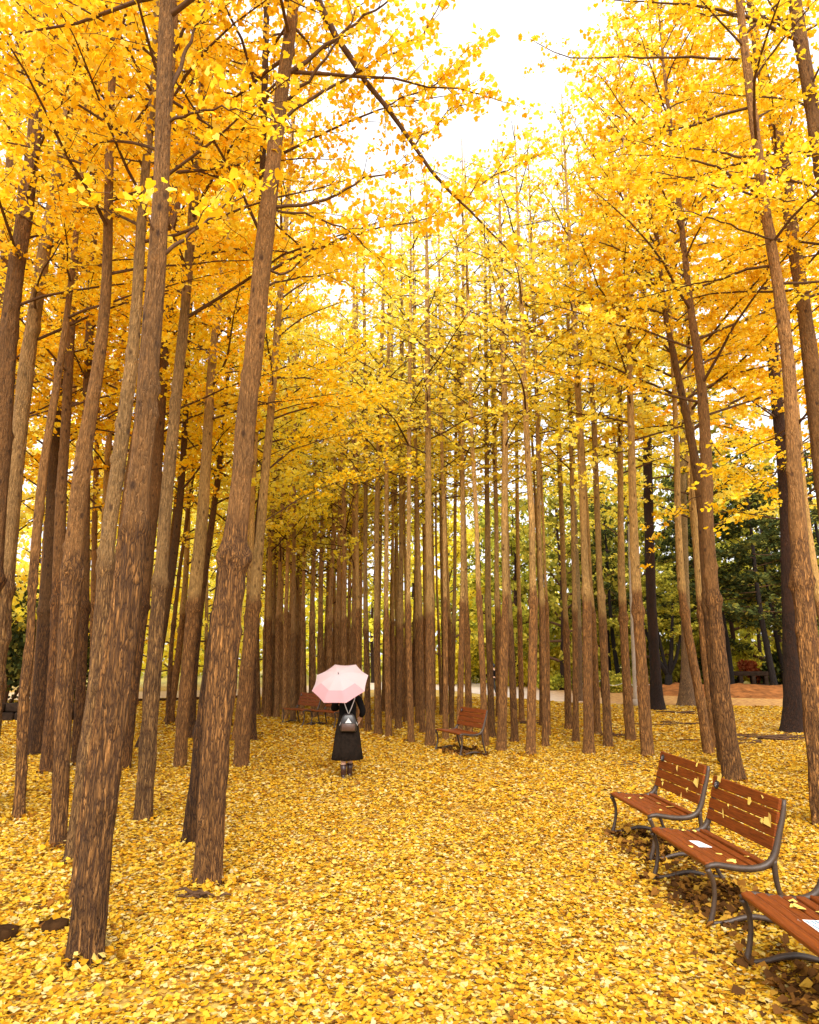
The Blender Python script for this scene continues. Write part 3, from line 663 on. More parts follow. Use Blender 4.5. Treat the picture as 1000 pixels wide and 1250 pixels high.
near_tree([(1090, 1000, 34), (1060, 700, 27), (1030, 400, 22), (1010, 250, 19), (992, 136, 17), (978, 51, 16), (970, 0, 15), (962, -60, 14)],
          'ginkgo in the top right corner with a forked limb sweeping left along the top', group=GR, hs=7.6, limbs=[
    limb([(976, 51), (960, 42), (930, 28), (890, 15), (850, 6), (800, 3), (750, 0)], (yR10, yR10 - .8), .034, .55),
    limb([(972, 48), (950, 30), (920, 12), (900, -5)], (yR10, yR10 - .3), .022, .6),
    limb([(1012, 250), (985, 225), (950, 212), (915, 205), (880, 212)], (yR10, yR10 - 1.0), .016, .2),
    limb([(1012, 262), (985, 240), (955, 245), (925, 235), (900, 225)], (yR10, yR10 - 1.4), .014, .2)])
near_tree([(969, 894, 34), (970, 860, 27), (968, 800, 24), (965, 740, 22), (962, 660, 18), (959, 590, 17), (950, 505, 14), (944, 437, 14), (938, 390, 12), (930, 300, 10), (924, 200, 8)],
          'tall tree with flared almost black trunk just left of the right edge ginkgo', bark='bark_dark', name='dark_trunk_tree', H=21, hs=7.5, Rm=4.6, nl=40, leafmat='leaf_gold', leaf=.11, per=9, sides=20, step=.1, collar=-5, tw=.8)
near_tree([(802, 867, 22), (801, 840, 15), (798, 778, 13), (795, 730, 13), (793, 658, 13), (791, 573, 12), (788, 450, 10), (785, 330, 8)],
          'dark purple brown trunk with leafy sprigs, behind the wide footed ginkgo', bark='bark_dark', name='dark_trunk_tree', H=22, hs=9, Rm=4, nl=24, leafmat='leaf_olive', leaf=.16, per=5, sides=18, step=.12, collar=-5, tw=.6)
near_tree([(838, 862, 24), (838, 830, 15), (838, 780, 12), (836, 700, 11), (834, 600, 9), (832, 450, 7)],
          'mottled grey brown trunk with flared foot at the edge of the bare path', bark='bark_grey', name='broadleaf_tree', H=20, hs=8, Rm=4, nl=24, leafmat='leaf_olive', leaf=.16, per=5, sides=18, step=.12, collar=-5, tw=.6)
b, line = line_from_pixels([(776, 862, 5), (772, 760, 5), (769, 690, 4), (768, 640, 4)], 7.5)
post = empty('concrete_pole', b, 'pale grey slender pole between the two ginkgos behind the farther bench', 'pole')
A = Acc(); Q = smooth_line(line, 20); A.tube(Q[:, :3] - b, Q[:, 3] * (1 - .25 * np.linspace(0, 1, 20)), 10); A.build('shaft', M['pole'], post)
A = Acc(); A.tube([(0, 0, -.05), (0, 0, .25), (0, 0, .27)], [.13, .13, .10], 12); A.build('base_collar', M['pole'], post)

# ------------------------------------------------------------------ the middle ranks
def slim_tree(bx, by, w, mx, my, label, group, mat='leaf_yellow', k=0, H=None, drift=None, bark='bark_mid', hs=None):
    H = H or rnd.uniform(14, 17)
    b = ground(bx, by)
    dr = (500 - mx) * .075 + rnd.uniform(-7, 7) if drift is None else drift
    hc = rnd.uniform(2.5, 3.4); yc = min(by - 20, 803 - (hc - CAMH) * F / b[1]); xc = bx + (mx - bx) * min(1, (by - yc) / (by - my)); u5 = 12.0 / b[1]
    px = [(bx, by, w * 1.15), (bx + (xc - bx) * .35, by + (yc - by) * .35, w * 1.02), (xc, yc + 3 * u5, w * 1.0), (xc, yc - 4 * u5, w * .80), (mx + dr * .1, min(my, yc - 14), w * .76), (mx + dr * .25 + rnd.uniform(-1.5, 1.5), my - 80, w * .72), (mx + dr * .6 + rnd.uniform(-2, 2), my - 190, w * .68), (mx + dr, my - 330, w * .55)]
    px = [p for p in px if at(p[0], p[1], b[1])[2] < H - 1]
    bb, line = line_from_pixels(px, H)
    root = empty('ginkgo_tree', bb, label, 'tree', group)
    me, Q = trunk_mesh('trunk', line, bb, M[bark], 12 if b[1] < 24 else 8, .10 if b[1] < 24 else .25, .07, hc, k, flare=.25, knots=1.5 if b[1] < 24 else .3)
    link('trunk', me, root)
    put_crown(root, Q, hs or rnd.uniform(6.0, 7.4), 'slim', k % 6, mat, rnd.uniform(.85, 1.2))
    return root

ORD = ['leftmost', 'second', 'third', 'fourth', 'fifth', 'sixth', 'seventh', 'eighth', 'ninth', 'tenth', 'eleventh', 'twelfth', 'thirteenth', 'fourteenth']
MID = {
 'between pink umbrella and lone distant bench': [(440, 890, 7, 437), (449.6, 893, 8, 446), (462, 897, 9, 459), (475, 900, 8, 471), (480, 879, 5, 480), (486, 890, 8, 489), (495, 882, 5, 496), (502, 907, 8, 498), (510, 884, 6, 509), (516, 895, 7, 513), (525.5, 911, 12, 525)],
 'right behind the lone distant bench': [(539, 874, 4, 534), (544, 903, 7, 544), (551, 891, 6, 555), (561, 906, 8, 565), (573, 896, 9, 569), (593, 911, 8, 585)],
 'just right of the lone distant bench': [(600.6, 901, 9, 595.5), (612, 917, 12, 618), (615, 900, 8, 607), (629, 906, 9, 621), (637, 881, 7, 634), (648, 922, 12, 652)],
 'in the loose row right of the pale path gap': [(661, 887, 5, 660), (666, 912, 8, 662), (670, 899, 5, 668), (694.6, 891, 9, 690), (703, 906, 8, 702), (719, 920, 13, 716.5), (730, 896, 8, 723), (743, 912, 11, 734)],
}
kk = 0
for where, lst in MID.items():
    lst = sorted(lst)
    for i, (bx, by, w, mx) in enumerate(lst):
        thick = 'thick ' if w >= 11 else ('thin ' if w <= 5 else '')
        lab = (f'{ORD[i]} {thick}ginkgo trunk' if i == 0 else f'{ORD[i]} {thick}ginkgo trunk from left') + ' ' + where
        slim_tree(bx, by, w, mx, 720, lab, 'slim ginkgos in the middle ranks', 'leaf_yellow', kk)
        kk += 1
tw_ = slim_tree(708, 856, 7, 708, 720, 'pale mottled slim trunk standing alone at the near edge of the path', 'slim ginkgos in the middle ranks', 'leaf_yellow', 3, bark='bark_grey')

# dense thicket left of the umbrella, and the ranks behind the middle row
pts = []
def free(x, y, d): return all(abs(x - a) > d or abs(y - c) > 6 for a, c in pts)
for x, y, w in ((329, 873, 6), (338, 876, 7), (348, 878, 7), (357.6, 880, 7), (369, 874, 6), (383, 876, 7), (391, 874, 7), (402, 876, 8), (411, 878, 8), (420, 882, 8), (431, 884, 8)):
    pts.append((x, y)); slim_tree(x, y, w, x + rnd.uniform(-3, 3), 720, 'ginkgo trunk in the dense dark thicket left of and behind the pink umbrella', 'thicket ginkgos left of the umbrella', 'leaf_yellow', kk, hs=rnd.uniform(4.4, 5.8), bark='bark_thicket'); kk += 1
c = 0
while c < 30:
    x, y = rnd.uniform(303, 442), rnd.uniform(859, 873)
    if not free(x, y, 2.0): continue
    pts.append((x, y)); w = .17 * F / (CAMH * F / (y - 803)) * rnd.uniform(.8, 1.25)
    slim_tree(x, y, max(3.5, w), x + rnd.uniform(-3, 3), 720, 'ginkgo trunk in the dense dark thicket left of and behind the pink umbrella', 'thicket ginkgos left of the umbrella', rnd.choice(['leaf_yellow', 'leaf_yellow', 'leaf_lime']), kk, hs=rnd.uniform(4.0, 5.6), bark='bark_thicket'); kk += 1; c += 1
c = 0
while c < 16:
    x, y = rnd.uniform(446, 610), rnd.uniform(862, 876)
    if not free(x, y, 4): continue
    pts.append((x, y)); w = .17 * F / (CAMH * F / (y - 803)) * rnd.uniform(.8, 1.2)
    slim_tree(x, y, w, x + rnd.uniform(-3, 3), 720, 'slim ginkgo trunk showing through gaps behind the middle rank', 'far ginkgos behind the middle rank', 'leaf_lime', kk); kk += 1; c += 1

# trees beyond: yellow at the left, olive in the middle, dark evergreens at the right
def back_tree(x, Y, H, hs, r, kind, mat, label, name, group, bark='bark_dark', s=1.0, lean=0.0):
    X = (x - 500) / F * (Y * CP - CAMH * SP); b = np.array([X, Y, 0.0])
    z = np.linspace(0, H, 14)
    line = np.column_stack([X + lean * z / H + .12 * np.sin(z * .5 + x), np.full(14, Y) + .1 * np.cos(z * .4 + x), z, r * (1 - .92 * (z / H) ** .9) + .015])
    root = empty(name, b, label, 'tree', group)
    me, Q = trunk_mesh('trunk', line, b, M[bark], 10, .3, .06, -5, int(x * 7), flare=.5, knots=.2)
    link('trunk', me, root); put_crown(root, Q, hs, kind, int(abs(x)) % 3, mat, s)
    return root
for x, Y, H in ((-60, 40, 14), (30, 44, 15), (95, 39, 14), (150, 47, 16), (186, 41, 13), (225, 50, 16), (262, 44, 14), (300, 52, 16), (345, 58, 17), (400, 60, 17), (455, 56, 16)):
    back_tree(x, Y, H, 1.0, .16, 'bushy', 'leaf_lime' if x > 120 else 'leaf_yellow', 'bright yellow bushy tree glowing beyond the path behind the left trunks', 'yellow_tree', 'yellow trees beyond the path', s=rnd.uniform(.9, 1.15))
for i, (x, Y, H, hs) in enumerate(((-150, 15, 17, 5.5), (-75, 13, 16, 6), (-40, 19, 18, 5), (33, 16, 18, 5.2), (64, 21, 18.5, 4.6), (101, 17, 18, 5.4), (128, 13.5, 17, 6), (150, 20, 18.5, 5), (181, 16, 18, 5.8), (207, 22, 19, 4.8), (236, 18, 18.5, 5.5), (272, 21, 19, 5), (304, 17.5, 18, 6.2), (322, 24, 19, 5.5))):
    back_tree(x, Y, H, hs, .115, 'full', 'leaf_gold' if Y < 18 else 'leaf_yellow', 'tall slim ginkgo crowding the shade behind the left trunks', 'ginkgo_tree', 'tall slim ginkgos behind the left trunks', ['bark_deep', 'bark_mid'][i % 2], s=rnd.uniform(.85, 1.05), lean=rnd.uniform(.2, .7))
for i, (x, Y, H, hs) in enumerate(((-120, 26, 13, 2.5), (-30, 24, 14, 3), (48, 30, 15, 2.2), (96, 27, 14, 3.2), (128, 33, 15, 2), (168, 30, 15, 3), (212, 36, 16, 1.2), (246, 33, 15, 2.4), (276, 38, 16, 1.2), (312, 42, 17, 1.5), (330, 36, 15, 4))):
    back_tree(x, Y, H, hs, .12, 'bushy', 'leaf_yellow', 'yellow leafed tree filling the gaps between the left trunks this side of the path', 'yellow_tree', 'yellow trees behind the left trunks', 'bark_mid', s=rnd.uniform(.6, .85))
for i, (x, Y, H, hs, s_) in enumerate(((868, 27, 21, 6.8, 1.4), (770, 31, 20, 7.2, 1.3), (1000, 24, 20, 6.6, 1.3), (1020, 20, 17, 6.5, 1.1))):
    back_tree(x, Y, H, hs, .14, 'full', ['leaf_yellow', 'leaf_yellow', 'leaf_gold', 'leaf_gold'][i], ['tall golden crowned ginkgo behind the brown leaning trunk', 'tall golden crowned ginkgo behind the grey pole', 'tall golden crowned ginkgo left of the flared dark trunk', 'golden ginkgo hidden behind the right edge trunk'][i], 'ginkgo_tree', 'tall golden ginkgos at the right', 'bark_mid', s=s_)
for x, Y, H in ((505, 58, 14), (548, 50, 13), (590, 60, 15), (632, 49, 13), (668, 56, 15), (712, 50, 14), (752, 58, 16), (800, 52, 17), (842, 50, 16), (900, 55, 18), (955, 50, 18), (690, 44, 14), (780, 47, 15), (870, 62, 19), (930, 66, 19), (735, 66, 18), (610, 66, 17), (1010, 56, 18), (1075, 50, 17)):
    back_tree(x, Y, H, 1.6, .22, 'broad', 'leaf_olive' if x > 560 else 'leaf_lime', 'olive green broadleaf tree beyond the path behind the right trunks', 'broadleaf_tree', 'olive trees beyond the path', s=rnd.uniform(.9, 1.1))
GD = 'dark evergreens beyond the path'
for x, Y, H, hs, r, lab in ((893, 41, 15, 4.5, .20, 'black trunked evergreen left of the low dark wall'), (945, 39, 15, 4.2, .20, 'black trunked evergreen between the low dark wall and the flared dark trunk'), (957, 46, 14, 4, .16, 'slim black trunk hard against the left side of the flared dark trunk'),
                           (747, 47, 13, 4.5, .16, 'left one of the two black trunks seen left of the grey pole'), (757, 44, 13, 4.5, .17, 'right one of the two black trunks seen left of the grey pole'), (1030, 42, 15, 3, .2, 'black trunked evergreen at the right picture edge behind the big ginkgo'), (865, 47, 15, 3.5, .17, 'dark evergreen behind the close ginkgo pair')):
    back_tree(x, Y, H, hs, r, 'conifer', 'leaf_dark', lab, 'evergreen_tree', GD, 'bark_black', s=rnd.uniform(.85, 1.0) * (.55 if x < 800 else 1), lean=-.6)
# forked dark tree
b = ground(817, 846); root = empty('forked_tree', b, 'dark forked small tree beyond the path right of the sprigged dark trunk', 'tree')
A = Acc()
A.tube([(0, 0, -.1), (0, 0, .5), (.05, 0, 1.0)], [.30, .22, .2], 10)
for d, r in ((-1.2, .13), (-.4, .1), (.55, .13), (1.2, .1)):
    A.tube([(.05, 0, .9), (d * .45, 0, 1.9), (d * .8, .1, 3.2), (d * 1.2, .2, 5.0)], [r * 1.2, r, r * .8, r * .35], 8)
A.build('trunk', M['bark_black'], root)
Hc, bm, lm = proto_meshes('broad', 2, 'leaf_olive')
o = link('crown', lm, root); o.matrix_local = Matrix.Translation((0, 0, 2.6)) @ Matrix.Diagonal((.55, .55, .45, 1))

# shrubs and hedge masses
def bush(x, Y, w, h, mat, label, name, leaf=.12, n=3500, z0=0.0, group=None, seed=1, dep=None):
    X = (x - 500) / F * (Y * CP - CAMH * SP); b = np.array([X, Y, z0]); g = np.random.default_rng(seed)
    root = empty(name, b, label, 'shrub', group)
    lobes = [(g.uniform(-.5, .5) * w, g.uniform(-.4, .4) * (dep or w), g.uniform(.25, .8) * h, g.uniform(.22, .42) * min(w, h * 1.3)) for _ in range(9)]
    C = []
    for (a, c2, z, r) in lobes:
        m = n // 9; d = g.normal(size=(m, 3)); d /= np.linalg.norm(d, axis=1, keepdims=True)
        C.append(np.array([a, c2, z]) + d * r * g.uniform(.45, 1.05, (m, 1)))
    C = np.concatenate(C); C = C[C[:, 2] > .02]
    A = Acc(); A.add(*leaf_quads(C, leaf, .3, g)); A.build('foliage', M[mat], root, smooth=False)
    A = Acc()
    for (a, c2, z, r) in lobes: A.tube([(0, 0, -.05), (a * .4, c2 * .4, z * .5), (a, c2, z)], [.05, .03, .012], 5)
    A.build('stems', M['twig'], root)
bush(5, 27, 4.0, 4.6, 'leaf_dark', 'dark evergreen bush above the low stone wall at left edge', 'evergreen_shrub', .16, 9000, seed=3)
bush(-80, 28, 5.0, 5, 'leaf_dark', 'dark evergreen bush cut by the left picture edge', 'evergreen_shrub', .16, 6000, seed=4)
bush(60, 31, 3.5, 3.0, 'leaf_dark', 'dark evergreen bush showing between the left trunks', 'evergreen_shrub', .16, 5000, seed=5)
bush(927, 49, 1.3, 1.9, 'leaf_red', 'red leaved shrub beyond the low dark wall', 'red_shrub', .16, 2500, seed=6)
bush(956, 52, 1.0, 2.0, 'leaf_red', 'small red shrub right of the black evergreen trunk', 'red_shrub', .16, 1500, seed=9)
bush(903, 51, 3.6, 2.0, 'leaf_lime', 'bright yellow green shrub behind the low dark wall', 'yellow_shrub', .2, 4000, seed=7)
for i, (x, Y) in enumerate(((674, 44), (690, 46), (752, 41), (775, 43), (715, 48))):
    bush(x, Y, 2.2, 1.0, 'leaf_olive', 'low green shrub along the far edge of the pale path', 'green_shrub', .13, 1800, seed=20 + i, group='low shrubs along the far path edge')
for i, (x, Y, w_, h_, mt) in enumerate(((560, 54, 4, 3, 'leaf_lime'), (600, 56, 4, 3.4, 'leaf_olive'), (685, 52, 4, 3, 'leaf_olive'), (735, 55, 4, 3.2, 'leaf_lime'), (785, 52, 3.6, 2.8, 'leaf_olive'), (832, 50, 3.4, 2.6, 'leaf_olive'), (868, 50, 3, 2.6, 'leaf_dark'), (975, 47, 3, 2.4, 'leaf_dark'))):
    bush(x, Y, w_, h_, mt, 'leafy background shrub filling the gap between trunks beyond the path', 'green_shrub', .2, 3600, seed=60 + i, group='background shrubs beyond the path')
bush(640, 50, 5, 3.4, 'leaf_lime', 'large lime yellow bush seen through the gap right of the lone bench', 'yellow_shrub', .22, 5000, seed=31)

# far wood
A = Acc(); g = np.random.default_rng(77); n = 34000
x = g.uniform(-85, 85, n); y = g.uniform(66, 84, n); top = np.array([9 + 4 * noise.noise((a * .12, 0, 0)) + 2 * noise.noise((a * .5, 3, 0)) for a in x])
z = g.uniform(0, 1, n) ** .8 * top
cl = np.array([noise.noise((a * .45, c2 * .45, d * .6)) for a, c2, d in zip(x, y, z)])
C = np.column_stack([x, y, z])[cl > -.12]
A.add(*leaf_quads(C, .62, .3, g)); tag(A.build('distant_woodland', M['leaf_olive'], smooth=False), kind='stuff')

# ------------------------------------------------------------------ small things on the ground
def rock(name, p, size, label, mat='stone', seed=0, cat='stone', rz=0, sink=.45):
    A = Acc(); g = random.Random(seed); n, m = 16, 10; V = []
    for j in range(m + 1):
        ph = math.pi * j / m
        for k in range(n):
            a = 2 * math.pi * k / n; d = Vector((math.sin(ph) * math.cos(a), math.sin(ph) * math.sin(a), math.cos(ph)))
            r = 1 + .6 * noise.noise(d * 1.7 + Vector((seed * 3.1, 0, 0))) + .28 * noise.noise(d * 4 + Vector((seed, 5, 0)))
            r = min(r, .92 / max(.4, abs(d.z) + .15)) if abs(d.z) > .5 else r
            V.append((d.x * r * size[0] / 2, d.y * r * size[1] / 2, d.z * r * size[2] / 2))
    A.add(V, np.array([[j * n + k, j * n + (k + 1) % n, (j + 1) * n + (k + 1) % n, (j + 1) * n + k] for j in range(m) for k in range(n)]))
    o = A.build(name, M[mat]); o.location = (p[0], p[1], size[2] * (.5 - sink)); o.rotation_euler = (0, 0, rz)
    return tag(o, label, cat)
rock('half_buried_stone', ground(64, 1136), (.22, .18, .17), 'dark stone half buried in leaves left of the thickest front trunk', seed=1, rz=.3)
rock('half_buried_stone', ground(2, 1150), (.24, .2, .22), 'dark stone half buried in leaves at the left picture edge', seed=2, rz=.5)
rock('tree_stump', ground(240, 893), (.55, .5, .42), 'low square dark stump behind the slim orange brown trunk', seed=4, cat='stump', sink=.2)
def twig_pile(p, label, n, ln, seed, name='fallen_twigs', r=.008, spread=.25):
    A = Acc(); g = random.Random(seed)
    for _ in range(n):
        a = g.uniform(-.7, .7) + g.choice((0, math.pi)); L = ln * g.uniform(.4, 1.1); x, y = g.gauss(0, spread), g.gauss(0, spread * .5)
        z0, z1 = g.uniform(.015, .06), g.uniform(.015, .07)
        A.tube([(x, y, z0), (x + math.cos(a) * L * .5, y + math.sin(a) * L * .5, (z0 + z1) / 2 + g.uniform(0, .03)), (x + math.cos(a + .2) * L, y + math.sin(a + .2) * L, z1)], [r * g.uniform(.8, 1.6), r, r * .5], 5)
    o = A.build(name, M['twig']); o.location = p; return tag(o, label, 'twigs')
twig_pile(ground(246, 1098), 'dark bark scraps and twigs lying in front of the knobbly collared trunk', 9, .16, 1, r=.012, spread=.08)
twig_pile(ground(946, 902), 'heap of dark twigs and brush beside the flared dark trunk', 46, .7, 2, r=.014, spread=.45)
twig_pile(ground(905, 906), 'scattered dark sticks left of the flared dark trunk', 14, .6, 6, r=.012, spread=.4)
twig_pile(ground(815, 885), 'scattered dark sticks right of the wide footed ginkgo', 12, .7, 3, r=.014, spread=.6)
twig_pile(ground(835, 872), 'long dark stick lying near the mottled grey trunk', 3, 1.6, 4, r=.03, spread=.1)
twig_pile(ground(745, 899), 'dark brush at the foot of the ginkgo row right of centre', 14, .4, 5, r=.012, spread=.3)
twig_pile(ground(640, 884), 'dark brush behind the thick trunk right of the lone bench', 16, .5, 8, r=.014, spread=.35)
twig_pile(ground(775, 936), 'few dark twigs on the leaves left of the farther right bench', 7, .3, 9, r=.006, spread=.2)
A = Acc(); g = random.Random(9)
yw = ground(0, 880)[1]
for j in range(2):
    for i in range(7):
        A.box((-13.9 + i * .62 + .3 * j + g.uniform(-.02, .02), yw + g.uniform(-.03, .03), .14 + .27 * j), (.60, .40, .26), bev=.04)
o = A.build('stone_wall', M['wallstone']); tag(o, 'low dark wall of rough stones at the left picture edge', 'wall')
# low dark wall beyond the bank
b = ground(905, 841); root = empty('low_wall', b, 'low dark wall with light gaps under its rail beyond the earth bank', 'wall')
A = Acc(); A.box((0, 0, .95), (3.6, .35, .28), bev=.03); A.build('coping', M['wallstone'], root)
for i in range(5):
    A = Acc(); A.box((-1.6 + i * .8, 0, .55), (.25, .3, .55), bev=.02); A.build('pier', M['wallstone'], root)
A = Acc(); A.box((0, 0, .15), (3.6, .32, .32), bev=.03); A.build('plinth', M['wallstone'], root)
# kerb on the near edge of the left path
A = Acc(); q = np.array([ground(x, y) for x, y in ((120, 857.5), (165, 857), (215, 855.5), (265, 853.5), (300, 852))]); q = smooth_line(q, 24); q[:, 2] = .04
A.tube(q, np.full(24, .11), 6); tag(A.build('path_kerb', M['stone']), 'dark kerb line along the near edge of the left path', 'kerb')
# rope barrier at the right
root = empty('rope_barrier', ground(750, 853), 'white rope strung between short posts along the path, right of centre', 'barrier')
bb = ground(750, 853); ps = [ground(x, y) - bb for x, y in ((700, 850), (735, 852), (765, 854), (800, 856))]
for p in ps:
    A = Acc(); A.tube([p + np.array([0, 0, -.05]), p + np.array([0, 0, .9])], [.035, .03], 8); A.build('post', M['wallstone'], root)
A = Acc()
for p, q in zip(ps[:-1], ps[1:]):
    t = np.linspace(0, 1, 9)[:, None]; c2 = p + (q - p) * t; c2[:, 2] = .84 - .22 * (4 * t * (1 - t))[:, 0]; A.tube(c2, np.full(9, .014), 5)
A.build('rope', M['rope'], root)

# leaves drifted against the feet of the near trunks and over the stones
A = Acc(); gen = np.random.default_rng(21)
for o in list(COL.objects):
    if o.parent is None and o.get('category') == 'tree' and o.location.y < 15 and abs(o.location.x) < 12:
        n = 150 if o.location.y < 9 else 70; rr = .13 if o.location.y < 9 else .10
        a = gen.uniform(0, 2 * np.pi, n); d = rr + np.abs(gen.normal(0, .12, n))
        C = np.column_stack([o.location.x + np.cos(a) * d, o.location.y + np.sin(a) * d, .015 + .075 * np.exp(-((d - rr) / .08) ** 2) * gen.uniform(.2, 1, n)])
        A.add(*leaf_quads(C, .052 if o.location.y < 9 else .06, 1.2, gen, fold=True))
for x, y, r, h in ((64, 1130, .16, .13), (2, 1146, .15, .15), (80, 1128, .12, .05)):
    g0 = ground(x, y); n = 45; a = gen.uniform(0, 6.28, n); d = gen.uniform(.3, 1.4, n) * r
    A.add(*leaf_quads(np.column_stack([g0[0] + np.cos(a) * d, g0[1] + np.sin(a) * d, .02 + h * np.clip(1.1 - d / r, 0, 1)]), .052, 2, gen, fold=True))
tag(A.build('leaf_drifts', M['litter'], smooth=False), kind='stuff')

# ------------------------------------------------------------------ benches
def make_bench(label, loc, rz, length=1.16):
    root = empty('park_bench', loc, label, 'bench', 'wooden park benches', rz)
    hl = length / 2 - .03
    seat = Acc(); prof = [(-.225, .432), (-.139, .425), (-.052, .414), (.035, .408), (.122, .408), (.209, .416)]
    for i, (y, z) in enumerate(prof):
        tilt = R([12, 6, 4, 1, -2, -6][i]) * -1
        rm = Matrix.Rotation(-tilt if i else R(10), 3, 'X')
        seat.box((0, y, z), (length - .06, .071, .036), rot=rm, bev=.011)
    seat.build('seat', M['wood'], root, smooth=False)
    back = Acc(); ta = R(15)
    for i in range(4):
        s = .11 + i * .098
        back.box((0, .262 + s * math.sin(ta) - .012, .455 + s * math.cos(ta)), (length - .06, .027, .090), rot=Matrix.Rotation(-ta, 3, 'X'), bev=.008)
    back.build('backrest', M['wood'], root, smooth=False)
    for s in (-1, 1):
        X = s * (hl - .0)
        def cv(pts, rad, name, sx=1.0):
            pa = np.array(pts, float); pa[:, 0] = np.where(pa[:, 0] > -.2, -.2 + (pa[:, 0] + .2) * 1.145, pa[:, 0])
            q = smooth_line(np.column_stack([np.full(len(pts), X), pa, np.array(rad)]), 22, 1)
            A = Acc(); A.tube(q[:, :3], q[:, 3], 10, sx=sx); A.build(name, M['iron'], root)
        cv([(-.268, .0), (-.262, .03), (-.232, .12), (-.212, .22), (-.214, .31), (-.236, .37), (-.252, .402)], [.03, .022, .018, .017, .018, .021, .024], 'leg')
        cv([(.200, .46), (.205, .32), (.225, .2), (.255, .08), (.285, .015), (.295, 0)], [.024, .02, .018, .018, .02, .028], 'leg')
        cv([(-.265, .412), (-.235, .437), (-.15, .424), (-.04, .402), (.06, .398), (.14, .412), (.195, .45), (.225, .53), (.265, .68), (.302, .80), (.312, .885)], [.016, .022, .023, .025, .026, .026, .028, .026, .023, .020, .016], 'side_frame')
        cv([(-.255, .03), (-.15, .035), (-.06, .062), (.02, .075), (.1, .062), (.18, .035), (.27, .03)], [.014, .017, .02, .022, .02, .017, .014], 'stretcher')
    A = Acc(); yb = .262 + .385 * math.sin(ta) - .030; zb = .455 + .385 * math.cos(ta)
    bd = []; nn = 16
    for y_, r_ in ((0, .038), (-.006, .038), (-.009, .031)):
        for k in range(nn):
            a = 2 * math.pi * k / nn; rr = r_ * (1 + .06 * math.cos(8 * a)); bd.append((math.cos(a) * rr, y_, math.sin(a) * rr))
    A.add(bd, np.array([[j * nn + k, (j + 1) * nn + k, (j + 1) * nn + (k + 1) % nn, j * nn + (k + 1) % nn] for j in range(2) for k in range(nn)]))
    A.f.append(np.array([[2 * nn + k for k in range(nn)]])); A.m.append(np.array([0]))
    bo = A.build('badge', M['badge'], root, smooth=False); bo.location = (-hl + .10, yb, zb); bo.rotation_euler = (-ta, 0, 0)
    A = Acc()
    for dx, dz, w, h in ((0, .012, .024, .006), (0, -.001, .034, .005), (0, -.014, .018, .006)): A.box((dx, -.0105, dz), (w, .002, h))
    A.build('badge_mark', M['badge_mark'], bo, smooth=False)
    return root

def copy_tree(o, parent=None):
    c = o.copy(); COL.objects.link(c)
    if parent is not None: c.parent = parent
    for ch in list(o.children): copy_tree(ch, c)
    return c

p = ground(836, 1100)
B2 = make_bench('middle one of the three right benches, white paper on its red brown seat', (2.22 + .24, 6.20, 0), R(-90 + 2))
benches = [B2]
for lab, loc, rz in (('farthest of the three red brown benches at the right edge of the clearing', (2.34 + .24, 7.88, 0), R(-90 + 3)),
                     ('nearest right bench, cut by the right picture edge, white and blue notice on its seat', (2.16 + .25, 4.42, 0), R(-90 - 2)),
                     ('lone distant bench standing in front of the middle rank of trunks', None, R(-66)),
                     ('left one of the two small distant benches behind the person', None, R(-48)),
                     ('distant bench half hidden by the pink umbrella and the person', None, R(-46))):
    c = copy_tree(B2); c['label'] = lab; c.rotation_euler = (0, 0, rz); benches.append(c)
    if loc is None:
        pxy = {3: (560, 919), 4: (366, 884), 5: (402, 887)}[len(benches) - 1]
        g0 = ground(*pxy); loc = (g0[0], g0[1], 0)
    c.location = loc

def on_bench(bench, x, y, z, rx=0, ry=0, rz=0):
    return Matrix.Translation(bench.location) @ Matrix.Rotation(bench.rotation_euler.z, 4, 'Z') @ Matrix.Translation((x, y, z)) @ Matrix.Rotation(rz, 4, 'Z') @ Matrix.Rotation(rx, 4, 'X') @ Matrix.Rotation(ry, 4, 'Y')

# papers on two seats
def paper(bench, x, y, z, w, d, rz, label, marks, name):
    root = empty(name, (0, 0, 0), label, 'paper'); root.matrix_world = on_bench(bench, x, y, z, R(-4), 0, rz)
    A = Acc(); A.box((0, 0, .002), (w, d, .003)); A.build('sheet', M['paper'], root, smooth=False)
    A = Acc(); g = random.Random(len(label))
    for (mx, my, mw, mh) in marks: A.box((mx, my, .0042), (mw, mh, .001))
    A.build('print', M['print'], root, smooth=False)
paper(B2, -.02, -.065, .434, .20, .125, R(8), 'white paper sheet lying flat on the middle right bench seat', [(-.01, .01, .10, .010), (.01, -.02, .07, .008)], 'paper_sheet')
paper(benches[2], .02, -.06, .436, .19, .13, R(6), 'white notice with blue grey print on the nearest bench seat', [(-.06, .035, .05, .014), (.005, .035, .05, .012), (-.05, .008, .06, .012), (.03, .006, .04, .014), (-.055, -.025, .05, .012), (.02, -.028, .07, .012), (-.07, -.048, .02, .008)], 'paper_notice')

